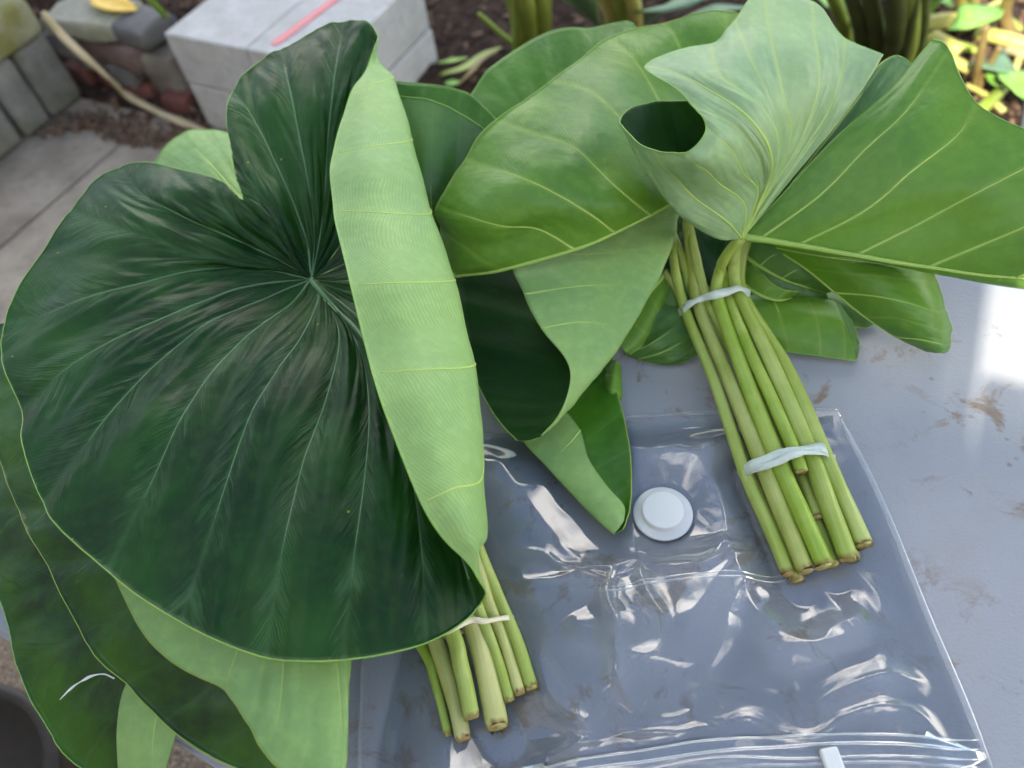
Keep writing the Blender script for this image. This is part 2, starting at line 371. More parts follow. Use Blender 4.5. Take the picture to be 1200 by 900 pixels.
M['dark_brown'] = simple('dark_brown_form', (0.018, 0.014, 0.012), (0.03, 0.024, 0.02), rough=.6)
M['render_wall'] = simple('painted_render', (0.50, 0.47, 0.42), (0.56, 0.53, 0.48), scale=3, rough=.9)
M['roof'] = simple('roof_felt', (0.08, 0.08, 0.085), (0.11, 0.11, 0.11), rough=.9)
M['glass'] = simple('window_glass', (0.02, 0.025, 0.03), (0.03, 0.035, 0.04), rough=.05, bump=.0)
M['paint_white'] = simple('white_paint', (0.75, 0.75, 0.73), (0.8, 0.8, 0.78), rough=.4)

# ================================================================== THE SETTING
def uv_of(p): return float(p @ A), float(p @ B)
ex, ey, ez = A, B, np.array([0, 0, 1.0])
# ground reaching the horizon
G_ = 600.0
tag(mesh_obj('ground', [(-G_, -G_, -.03), (G_, -G_, -.03), (G_, G_, -.03), (-G_, G_, -.03)], [(0, 1, 2, 3)],
             simple('ground_earth', (0.06, 0.06, 0.03), (0.12, 0.10, 0.06), scale=.8, rough=.95, spec=.1), origin=(0, 0, -.03)), kind='structure')
# exposed aggregate patio under the table
V, F = box_axes(UV(0.6, -.9, -.014), ex * 3.5, ey * 1.25, ez * .012)
tag(mesh_obj('patio', V, F, M['aggregate'], smooth=False), kind='structure')
# paving of large slabs
pv = empty('paving', UV(-1.5, .8, -.02)); tag(pv, kind='structure')
joint_bed = box_axes(UV(-.7, .78, -.021), ex * 2.6, ey * .44, ez * .006)
mesh_obj('joint_bed', joint_bed[0], joint_bed[1], M['soil'], pv, smooth=False)
us = [-3.08, -2.47, -1.86, -1.25, -.64, -.03, .58, 1.19]
for i in range(len(us) - 1):
    for v0, v1 in ((.36, 1.20),):
        if us[i] < -2.2 and v0 > .5: v1 = 1.20
        c = UV((us[i] + us[i + 1]) / 2, (v0 + v1) / 2, -.016 + random.uniform(-.002, .002))
        block_obj('paver', c, ex * ((us[i + 1] - us[i]) / 2 - .006), ey * ((v1 - v0) / 2), ez * .016, M['paver'], pv, bev=.005)
# garden bed
def soil_h(u, v):
    s = np.clip((v - 1.30) / .10, 0, 1)
    left = np.clip((-1.55 - u) / .1, 0, 1)
    z = .02 + .03 * s + left * s * .14
    return z
nu_, nv_ = 330, 200
uu = np.linspace(-3.6, 2.6, nu_); vv = np.linspace(1.19, 4.0, nv_)
Vs = []
for v in vv:
    for u in uu:
        p = A * u + B * v
        q = Vector((p[0] * 9, p[1] * 9, 0)); q2 = Vector((p[0] * 42, p[1] * 42, 3))
        z = float(soil_h(u, v)) + .016 * mnoise.noise(q) + .013 * mnoise.noise(q2) + .006 * mnoise.noise(q2 * 2.3)
        Vs.append((p[0], p[1], z - (.03 if v < 1.21 else 0)))
Fs = [(j * nu_ + i, j * nu_ + i + 1, (j + 1) * nu_ + i + 1, (j + 1) * nu_ + i) for j in range(nv_ - 1) for i in range(nu_ - 1)]
tag(mesh_obj('soil', Vs, Fs, M['soil'], origin=UV(-.5, 2.0, 0)), kind='structure')
# litter of bark and crumbs on the soil (uncountable)
V = []; F = []
def chip(p, sz):
    b = len(V); r = rng.normal(size=(3, 3)); r = np.linalg.qr(r)[0]
    d = np.array([sz, sz * rng.uniform(.25, .7), sz * rng.uniform(.12, .4)])
    for sx in (-1, 1):
        for sy in (-1, 1):
            for s_ in (-1, 1): V.append(p + (r * d) @ np.array([sx * rng.uniform(.6, 1), sy * rng.uniform(.6, 1), s_]))
    for f in ((0, 1, 3, 2), (4, 6, 7, 5), (0, 4, 5, 1), (2, 3, 7, 6), (0, 2, 6, 4), (1, 5, 7, 3)): F.append([b + k for k in f])
for _ in range(2600):
    u, v = rng.uniform(-2.9, 1.0), rng.uniform(1.22, 3.2)
    chip(UV(u, v, float(soil_h(u, v)) + rng.uniform(-.004, .01)), rng.uniform(.005, .018))
for _ in range(700):                                              # drifted against the edging
    t = rng.random(); u = -2.12 + t * .62 + rng.normal() * .03; v = 1.0 + .2 * t + abs(rng.normal()) * .05 + .04 * math.sin(t * 9)
    chip(UV(u, min(v, 1.24), rng.uniform(.004, .016)), rng.uniform(.003, .013))
tag(mesh_obj('bark_litter', V, F, M['chip'], smooth=False, origin=UV(-1, 2, 0)), 'brown bark chips and crumbs littering the dark garden soil', 'litter', kind='stuff')
V = []; F = []
for _ in range(900):                                              # clods at the sunny end, sunlit tone put into their colour
    u, v = rng.uniform(-.1, 1.0), rng.uniform(1.5, 2.6)
    chip(UV(u, v, float(soil_h(u, v)) + rng.uniform(-.004, .012)), rng.uniform(.006, .022))
tag(mesh_obj('soil_clods', V, F, M['soil_sunlit'], smooth=False, origin=UV(.4, 2, 0)), 'soil clods given a sunlit light brown colour on the sunny end of the bed', 'soil clods', kind='stuff')

# unseen buildings, added to shade the table and shape its sun patch
def shade_building(name, u0, u1, v0, v1, hgt, label, wins):
    t = empty(name, UV((u0 + u1) / 2, (v0 + v1) / 2, 0), label, 'shade building')
    c = UV((u0 + u1) / 2, (v0 + v1) / 2, hgt / 2)
    V, F = box_axes(c, ex * (u1 - u0) / 2, ey * (v1 - v0) / 2, ez * hgt / 2)
    mesh_obj('wall', V, F, M['render_wall'], t, smooth=False)
    V, F = box_axes(UV((u0 + u1) / 2, (v0 + v1) / 2, hgt + .06), ex * (u1 - u0) / 2, ey * (v1 - v0) / 2, ez * .058)
    mesh_obj('roof', V, F, M['roof'], t, smooth=False)
    for (wu, wz, ww, wh) in wins:
        V, F = box_axes(UV(wu, v1 + .02, wz), ex * ww / 2, ey * .018, ez * wh / 2)
        wn = mesh_obj('window', V, F, M['paint_white'], t, smooth=False)
        V, F = box_axes(UV(wu, v1 + .045, wz), ex * (ww / 2 - .06), ey * .006, ez * (wh / 2 - .06))
        mesh_obj('pane', V, F, M['glass'], wn, smooth=False)
HV = -1.0
k = math.tan(SUN_EL)
pc = P(1148, 428, 0); uc, vc = uv_of(pc)
su, sv = float(SUN_AZ @ A), float(SUN_AZ @ B)
u_edge = uc + su / sv * (HV - vc)
shade_building('shade building', u_edge - 9, u_edge, HV - 5, HV, 3.35, 'unseen tall building added behind the camera to shade the yard', [(u_edge - 2.2, 1.5, 1.1, 1.2), (u_edge - 4.6, 1.5, 1.1, 1.2)])
shade_building('shade_building_low', u_edge + .004, u_edge + 6, HV - 5.2, HV, TABLE_Z + (vc - HV) / abs(sv) * k - .125, 'unseen low building added to bound the sun patch on the table', [])

# cinder blocks stacked in two courses
for z0, z1, cuts_ in ((.137, .27, (-1.655, -1.395, -1.155)), (0.0, .133, (-1.653, -1.15))):
    for i in range(len(cuts_) - 1):
        a0, a1 = cuts_[i] + .002, cuts_[i + 1] - .002
        nm = ('upper' if z0 > .1 else 'lower')
        lab = {0: 'pale concrete block on top of the pile, outer end with bare corner', 1: 'pale concrete block on top of the pile crossed by the red tape'}[i] if z0 > .1 else 'pale concrete block lying on the ground under two others'
        o = block_obj('concrete_block', UV((a0 + a1) / 2, 1.405, (z0 + z1) / 2), ex * (a1 - a0) / 2, ey * .205, ez * (z1 - z0) / 2, M['cinder'], None, bev=.004, seg=2)
        tag(o, lab, 'concrete block', 'stacked concrete blocks')
p0 = Pz(325, 49, .2715); p1 = Pz(400, -6, .2715); d = nrm(p1 - p0); s = np.cross(d, [0, 0, 1]) * .011
p0 = p0 - d * .012
tp = tag(mesh_obj('red_tape', [p0 - s, p0 + s, p1 + s, p1 - s] + [q + np.array([0, 0, .0012]) for q in (p0 - s, p0 + s, p1 + s, p1 - s)],
     [(3, 2, 1, 0), (4, 5, 6, 7), (0, 1, 5, 4), (1, 2, 6, 5), (2, 3, 7, 6), (3, 0, 4, 7)], M['red_tape'], smooth=False), 'faded red tape stuck across the pale concrete blocks', 'tape')

# edging wall of upright concrete blocks with a mossy cap
ew = empty('edging_wall', UV(-2.25, .9, 0), 'low garden edging wall of grey blocks under a mossy cap', 'wall')
edges = [.55, .78, .985, 1.085, 1.21]
for i in range(4):
    block_obj('block', UV(-2.24, (edges[i] + edges[i + 1]) / 2, .10), ex * .10, ey * ((edges[i + 1] - edges[i]) / 2 - .004), ez * .10,
              M['edging'], ew, bev=.022 if i != 1 else .03, rough=.003, cuts=2, seg=3)
for v0, v1 in ((.55, .86), (.868, 1.20)):
    block_obj('cap_block', UV(-2.27, (v0 + v1) / 2, .252), ex * .145, ey * ((v1 - v0) / 2), ez * .05, M['edging_moss'], ew, bev=.02, rough=.004, cuts=2, seg=3)

# stacked stones and bricks holding the bed
def stone(px, py, z, w_, d_, h_, mat, lab, cat='stone', name='stone', rot=0.0, group='stones retaining the bed'):
    c = Pz(px, py, z)
    e1 = A * math.cos(rot) + B * math.sin(rot); e2 = np.cross([0, 0, 1], e1)
    o = block_obj(name, c, e1 * w_ / 2, e2 * d_ / 2, ez * h_ / 2, M[mat], None, bev=min(h_, d_) * .28, rough=.010 if cat == 'stone' else .003, cuts=2, seg=2)
    return tag(o, lab, cat, group)
stone(110, 21, .205, .25, .14, .05, 'stone_pale', 'flat pale mossy stone on top of the stack below the yellow leaf', rot=.12)
stone(172, 33, .20, .13, .12, .06, 'stone_grey', 'grey rounded stone at the stack end beside the concrete blocks', rot=-.15)
stone(150, 52, .135, .24, .14, .075, 'stone_red', 'long reddish brown stone in the middle of the stack', rot=-.08)
stone(92, 42, .14, .12, .14, .07, 'stone_grey', 'dark stone tucked under the flat pale mossy stone')
stone(120, 62, .085, .10, .12, .05, 'stone_tan', 'small tan stone under the long reddish stone')
stone(158, 78, .075, .11, .12, .06, 'stone_grey', 'small grey stone resting on the red bricks')
stone(207, 78, .09, .14, .13, .14, 'stone_tan', 'squarish tan stone against the concrete blocks', rot=.1)
for i, (x, y) in enumerate(((105, 80), (145, 89), (178, 101), (217, 114))):
    stone(x, y, .03, .095, .10, .06, 'brick', ['weathered red brick under the dry stalk, outermost of its row', 'weathered red brick second along from the edging wall',
          'weathered red brick third along from the edging wall', 'weathered red brick closest to the concrete blocks'][i], 'brick', 'brick', rot=-.05 + .06 * i, group='red bricks edging the bed')

# ---- plants and litter of the bed
def blade(name, path, widths, mat, parent=None, thick=.0012, up=None, fold=.25):
    """flat tapering leaf strip with a keeled middle, real thickness"""
    pts = catmull(np.asarray(path, float), 14); wd = np.interp(np.linspace(0, 1, 15), np.linspace(0, 1, len(widths)), widths)
    tan = nrm(np.gradient(pts, axis=0)); upv = np.tile(np.array([0, 0, 1.0]) if up is None else up, (15, 1))
    sd_ = nrm(np.cross(tan, upv)); nn = nrm(np.cross(sd_, tan)); V = []; F = []
    for i in range(15):
        for k in (-1, -.5, 0, .5, 1):
            for t in (0, 1): V.append(pts[i] + sd_[i] * k * wd[i] + nn[i] * (abs(k) * wd[i] * fold + t * thick))
    for i in range(14):
        for j in range(4):
            a = i * 10 + j * 2; b = a + 10
            F += [(a, b, b + 2, a + 2), (a + 1, a + 3, b + 3, b + 1)]
        a = i * 10; b = a + 10
        F += [(a, a + 1, b + 1, b), (a + 8, b + 8, b + 9, a + 9)]
    F += [(0, 2, 3, 1), (2, 4, 5, 3), (4, 6, 7, 5), (6, 8, 9, 7)]
    e = 140; F += [(e, e + 1, e + 3, e + 2), (e + 2, e + 3, e + 5, e + 4), (e + 4, e + 5, e + 7, e + 6), (e + 6, e + 7, e + 9, e + 8)]
    return mesh_obj(name, V, F, M[mat] if isinstance(mat, str) else mat, parent, None, True)
o = tube('dry_stalk', [Pz(50, 14, .31), Pz(76, 45, .255), Pz(103, 70, .20), Pz(128, 92, .14), Pz(150, 112, .08), Pz(185, 131, .04), Pz(215, 144, .022), Pz(242, 154, .016)],
         [.008, .012, .013, .011, .012, .011, .014, .006], M['dry_stalk'], flat=.55, seg=8, n=40)
tag(o, 'long dry straw coloured stalk leaning from the mossy cap to the paving', 'stalk')
o = blade('fallen_leaf', [Pz(108, -6, .235), Pz(122, 3, .238), Pz(140, 9, .24), Pz(160, 12, .235)], [.004, .035, .036, .006], 'yellow_leaf')
tag(o, 'bright yellow fallen leaf on the soil above the stones', 'leaf')
o = blade('grass_blade', [Pz(165, -10, .33), Pz(178, 3, .30), Pz(192, 18, .24), Pz(200, 26, .20)], [.004, .009, .009, .006], 'grass_blade')
tag(o, 'single bright green grass blade arching over the grey stone', 'grass')
o = blade('sprout', [Pz(184, 88, .06), Pz(178, 83, .07), Pz(172, 77, .075)], [.002, .012, .002], 'grass_blade')
tag(o, 'tiny bright green sprout between the bricks and stones', 'plant')

def stalk_clump(name, base_px, tops, mats, label, cat='plant', r=.02):
    b0 = Pz(*base_px, .045)
    t = empty(name, b0, label, cat)
    for i, (dx, dy, px, py, z, rr) in enumerate(tops):
        p0 = b0 + A * dx + B * dy; p2 = Pz(px, py, z)
        tube('stalk', [p0 - ez * .03, p0 * .6 + p2 * .4 + A * .01, p2], [rr * 1.15, rr, rr * .7], M[mats[i % len(mats)]], t, seg=10, wob=.08)
    return t
t = stalk_clump('garden_plant', (618, 52), [(-.03, 0, 592, -25, .5, .016), (0, 0, 610, -30, .55, .02), (.035, .01, 628, -30, .5, .018), (.05, -.02, 640, -30, .45, .012), (-.02, -.03, 600, -20, .52, .012)],
                ['plant_stem'], 'thick green plant stalks rising from dark soil behind the leaves')
o = tube('side_shoot', [Pz(608, 56, .05), Pz(590, 42, .10), Pz(572, 26, .15), Pz(561, 16, .18)], [.008, .007, .006, .005], M['plant_stem'], t, seg=8)
for k, (pp, ww, mt, lab) in enumerate([
    ([Pz(513, 74, .06), Pz(530, 72, .07), Pz(548, 68, .06)], [.004, .012, .003], 'grass_blade', 'short green leaf scrap lying next to the concrete blocks'),
    ([Pz(516, 88, .065), Pz(545, 80, .075), Pz(568, 64, .07), Pz(588, 56, .06)], [.006, .014, .01, .003], 'plant_stem', 'long green leaf strip lying on dark soil'),
    ([Pz(537, 100, .065), Pz(552, 85, .08), Pz(565, 70, .075), Pz(583, 60, .065)], [.003, .008, .008, .003], 'stem_brown', 'curled brown leaf strip over the green one'),
    ([Pz(523, 96, .06), Pz(530, 98, .065), Pz(540, 96, .06)], [.006, .016, .004], 'garden_leaf', 'small crumpled green leaf scrap on the soil')]):
    tag(blade('leaf_scrap', pp, ww, mt), lab, 'leaf', 'leaf scraps on the soil')
t = stalk_clump('garden_plant', (728, 42), [(-.02, 0, 700, -30, .4, .02), (.01, 0, 722, -30, .42, .024), (.03, 0, 738, -20, .4, .02), (0, .03, 712, -30, .44, .018)], ['stem_yellow', 'plant_stem'],
                'pale yellowish sheathed plant stalks behind the bright leaves')
for k, (pp, ww) in enumerate([([Pz(742, 40, .10), Pz(770, 15, .22), Pz(800, -5, .28), Pz(840, -25, .3)], [.02, .09, .11, .03]), ([Pz(700, 30, .1), Pz(680, 8, .2), Pz(668, -20, .3)], [.01, .045, .03]),
                              ([Pz(800, 25, .08), Pz(840, 12, .10), Pz(880, 10, .08)], [.01, .02, .006])]):
    blade('leaf', pp, ww, 'garden_leaf_blue', t)
t = stalk_clump('garden_plant', (1040, 82), [(-.03, .02, 1012, -40, .5, .018), (0, 0, 1052, -40, .52, .022), (.03, 0, 1068, -40, .5, .02), (.05, .02, 1085, -40, .45, .014), (-.06, .03, 985, -40, .5, .016), (-.1, .05, 960, -40, .45, .015), (.02, -.03, 1078, -40, .5, .012)],
                ['plant_dark', 'plant_dark', 'plant_stem'], 'clump of dark olive plant stalks behind the pale rolled leaf')
blade('leaf', [Pz(1000, 20, .2), Pz(1015, 28, .22), Pz(1027, 33, .2)], [.004, .03, .004], 'garden_leaf', t)
blade('leaf', [Pz(960, -5, .2), Pz(985, 10, .25), Pz(1005, 4, .2)], [.01, .03, .004], 'garden_leaf', t)
# cut stems in the sun
for k, (x0, y0, x1, y1, r, mt, lab) in enumerate([
    (1082, 28, 1130, 22, .024, 'stem_yellow', 'thick yellow cut stem lying behind the others near the bright leaf'),
    (1092, 44, 1126, 60, .022, 'stem_yellow', 'short thick yellow cut stem with grey end'),
    (1106, 66, 1142, 84, .015, 'stem_yellow', 'thin yellow cut stem behind the edge of the large green leaf'),
    (1145, 38, 1215, 54, .02, 'stem_yellow', 'long yellow cut stem lying under the bright leaf'),
    (1050, 66, 1078, 64, .022, 'stem_yellow', 'pale yellow cut stem at the foot of the dark stalks'),
    (1120, 52, 1146, 60, .012, 'plant_stem', 'thin grey green stem piece lying on the soil'),
    (1143, 134, 1176, 104, .015, 'plant_stem', 'yellow green stem stub leaning on pale clods'),
    (1180, 58, 1215, 68, .012, 'dry_stalk', 'dry straw stem under the long yellow cut stem')]):
    z = .055 + r
    tag(tube('cut_stem', [Pz(x0, y0, z), Pz((x0 + x1) / 2, (y0 + y1) / 2, z + .004), Pz(x1, y1, z)], [r, r * .95, r * .85], M[mt], seg=10, wob=.06, flat=.8), lab, 'stem', 'cut stems lying in the sun')
for k, (pp, r, mt, lab) in enumerate([
    ([Pz(1142, 104, .05), Pz(1148, 70, .14), Pz(1156, 30, .22)], .009, 'stem_brown', 'thin upright yellow brown stalk, the straighter of a pair'),
    ([Pz(1146, 104, .05), Pz(1160, 76, .11), Pz(1172, 55, .16)], .008, 'stem_brown', 'thin yellow brown stalk leaning to the sunny side'),
    ([Pz(1128, 16, .06), Pz(1127, 0, .12), Pz(1126, -25, .2)], .012, 'stem_yellow', 'upright pale yellow stem beside a second one'),
    ([Pz(1142, 14, .06), Pz(1142, 0, .12), Pz(1143, -25, .2)], .011, 'stem_yellow', 'slimmer upright yellow stem at the back of the bed'),
    ([Pz(1183, 40, .06), Pz(1178, 12, .12), Pz(1190, -20, .2)], .014, 'stem_brown', 'orange brown upright stalk at the back of the sunny bed'),
    ([Pz(1083, 58, .06), Pz(1081, 20, .14), Pz(1080, -20, .25)], .011, 'plant_stem', 'slim sunlit green stalk next to the dark clump')]):
    tag(tube('thin_stalk', pp, [r, r, r * .8], M[mt], seg=8), lab, 'stalk', 'thin stalks standing in the bed')
for k, (pp, ww, mt, lab) in enumerate([
    ([Pz(1111, 36, .13), Pz(1130, 27, .15), Pz(1150, 18, .155), Pz(1174, 10, .13)], [.004, .04, .045, .006], 'garden_leaf', 'bright lime green leaf standing over the yellow stems'),
    ([Pz(1140, 74, .08), Pz(1160, 74, .11), Pz(1180, 80, .10), Pz(1196, 92, .07)], [.004, .05, .05, .006], 'garden_leaf_blue', 'dull green lobed leaf low on the soil'),
    ([Pz(1172, 84, .11), Pz(1186, 92, .12), Pz(1200, 106, .11), Pz(1206, 120, .09)], [.004, .035, .035, .006], 'garden_leaf', 'pale sunlit leaf over the dull lobed one'),
    ([Pz(1155, 88, .1), Pz(1165, 96, .09), Pz(1172, 104, .07)], [.004, .028, .004], 'garden_leaf', 'small pale leaf at the tip of the stem stub')]):
    tag(blade('garden_leaf', pp, ww, mt), lab, 'leaf', 'leaves in the sunny bed')
for k in range(14):                                               # more trimmings thrown on the sunny end of the bed
    u, v = random.uniform(.12, .55), random.uniform(1.75, 2.7); a = random.uniform(0, 3.1); L = random.uniform(.05, .12); r = random.uniform(.006, .014)
    d = A * math.cos(a) * L + B * math.sin(a) * L; c = UV(u, v, .05 + r)
    tag(tube('trimming', [c - d, c + np.array([0, 0, .006]), c + d], [r, r, r * .7], M[['stem_yellow', 'stem_yellow', 'plant_stem', 'stem_brown'][k % 4]], seg=8, flat=.8), ['short yellow plant trimming strewn on the sunny dry soil', 'short yellow plant trimming strewn on the sunny dry soil', 'short green plant trimming strewn on the sunny dry soil', 'short brown plant trimming strewn on the sunny dry soil'][k % 4], 'trimming', ['yellow trimmings strewn on the soil', 'yellow trimmings strewn on the soil', 'green trimmings strewn on the soil', 'brown trimmings strewn on the soil'][k % 4])
for k in range(9):                                                # low weeds around the dark clump
    bx = Pz(random.uniform(940, 1085), random.uniform(-60, 60), .05); t = empty('weed', bx, 'low dark green weed growing round the olive stalks', 'plant', 'weeds round the olive stalks')
    for q in range(4):
        a = random.uniform(0, 6.28); d = np.array([math.cos(a), math.sin(a), 0]) * random.uniform(.05, .1)
        blade('leaf', [bx, bx + d * .5 + ez * .10, bx + d + ez * random.uniform(.08, .14)], [.004, .022, .003], 'plant_dark' if q % 2 else 'garden_leaf', t)
# dark bin by the bed and dark rounded form by the patio
c = Pz(1190, 140, .26); u, v = uv_of(c)
bn = empty('storage_bin', UV(u + .22, v - .2, .03), 'dark grey plastic bin beside the sunny bed', 'bin')
block_obj('bin_body', UV(u + .22, v - .17, .145), ex * .19, ey * .19, ez * .115, M['dark_plastic'], bn, bev=.015)
block_obj('lid', UV(u + .22, v - .17, .272), ex * .215, ey * .215, ez * .011, M['dark_plastic'], bn, bev=.006)
c = Pz(-82, 950, .30)
prof = [(.0, .0), (.085, .0), (.10, .02), (.125, .27), (.135, .285), (.135, .30), (.122, .30), (.118, .28), (.0, .27)]
V = []; F = []; S = 40
for r, z in prof:
    for j in range(S): V.append((c[0] + r * math.cos(j * 2 * math.pi / S), c[1] + r * math.sin(j * 2 * math.pi / S), z))
for i in range(len(prof) - 1):
    for j in range(S): F.append((i * S + j, i * S + (j + 1) % S, (i + 1) * S + (j + 1) % S, (i + 1) * S + j))
tag(mesh_obj('tub', V, F, M['dark_brown'], origin=(c[0], c[1], 0)), 'dark brown rounded form standing on the speckled patio', 'tub')

# ================================================================== TABLE
tb = P(0, 740, 0); tu, tv = uv_of(tb)
TU0 = uv_of(P(0, 335, 0))[0] + .075; TU1 = TU0 + 1.52; TV0 = tv; TV1 = tv + .645
table = empty('folding_table', UV((TU0 + TU1) / 2, (TV0 + TV1) / 2, 0), 'stained light grey plastic folding table with ribbed rim', 'table')
bm = bmesh.new()
V, F = box_axes(UV((TU0 + TU1) / 2, (TV0 + TV1) / 2, TABLE_Z - .0175), ex * (TU1 - TU0) / 2, ey * (TV1 - TV0) / 2, ez * .0175)
vs = [bm.verts.new(v) for v in V]
for f in F: bm.faces.new([vs[i] for i in f])
bmesh.ops.recalc_face_normals(bm, faces=bm.faces[:])
bmesh.ops.bevel(bm, geom=[e for e in bm.edges if abs((e.verts[0].co - e.verts[1].co).normalized().z) > .9], offset=.03, segments=6, affect='EDGES', profile=.5)
bmesh.ops.bevel(bm, geom=[e for e in bm.edges if abs(e.verts[0].co.z - e.verts[1].co.z) < .001], offset=.006, segments=3, affect='EDGES', profile=.5)
bm_obj('table_top', bm, M['table'], table)
for zz in (.009, .0165, .024):                                        # ribs moulded round the rim
    for (u0, v0, u1, v1) in ((TU0 + .03, TV0, TU1 - .03, TV0), (TU0 + .03, TV1, TU1 - .03, TV1), (TU0, TV0 + .03, TU0, TV1 - .03), (TU1, TV0 + .03, TU1, TV1 - .03)):
        tube('rim_rib', [UV(u0, v0, TABLE_Z - zz), UV((u0 + u1) / 2, (v0 + v1) / 2, TABLE_Z - zz), UV(u1, v1, TABLE_Z - zz)], [.003] * 3, M['table'], table, seg=8, n=4)
for lu in (TU0 + .25, TU1 - .25):
    for lv in (TV0 + .08, TV1 - .08):
        tube('leg', [UV(lu, lv, TABLE_Z - .034), UV(lu, lv, .3), UV(lu, lv, -.002)], [.012] * 3, M['metal_grey'], table, seg=12, n=4)
    tube('crossbar', [UV(lu, TV0 + .094, .15), UV(lu, (TV0 + TV1) / 2, .15), UV(lu, TV1 - .094, .15)], [.009] * 3, M['metal_grey'], table, seg=10, n=4)

# ================================================================== TARO LEAVES
def strip_tube(name, pts, nrmv, radii, mat, parent, seg=6, flat=.6, shift=0.0):
    n = len(pts); tan = nrm(np.gradient(pts, axis=0)); side = nrm(np.cross(tan, nrmv)); nn = nrm(np.cross(side, tan))
    V = []; F = []
    for i in range(n):
        for j in range(seg):
            a = 2 * math.pi * j / seg
            V.append(pts[i] + nn[i] * (shift * radii[i] + math.sin(a) * radii[i] * flat) + side[i] * math.cos(a) * radii[i])
    for i in range(n - 1):
        for j in range(seg):
            k = (j + 1) % seg; F.append((i * seg + j, i * seg + k, (i + 1) * seg + k, (i + 1) * seg + j))
    F += [tuple(reversed(range(seg))), tuple(range((n - 1) * seg, n * seg))]
    return mesh_obj(name, V, F, mat, parent)

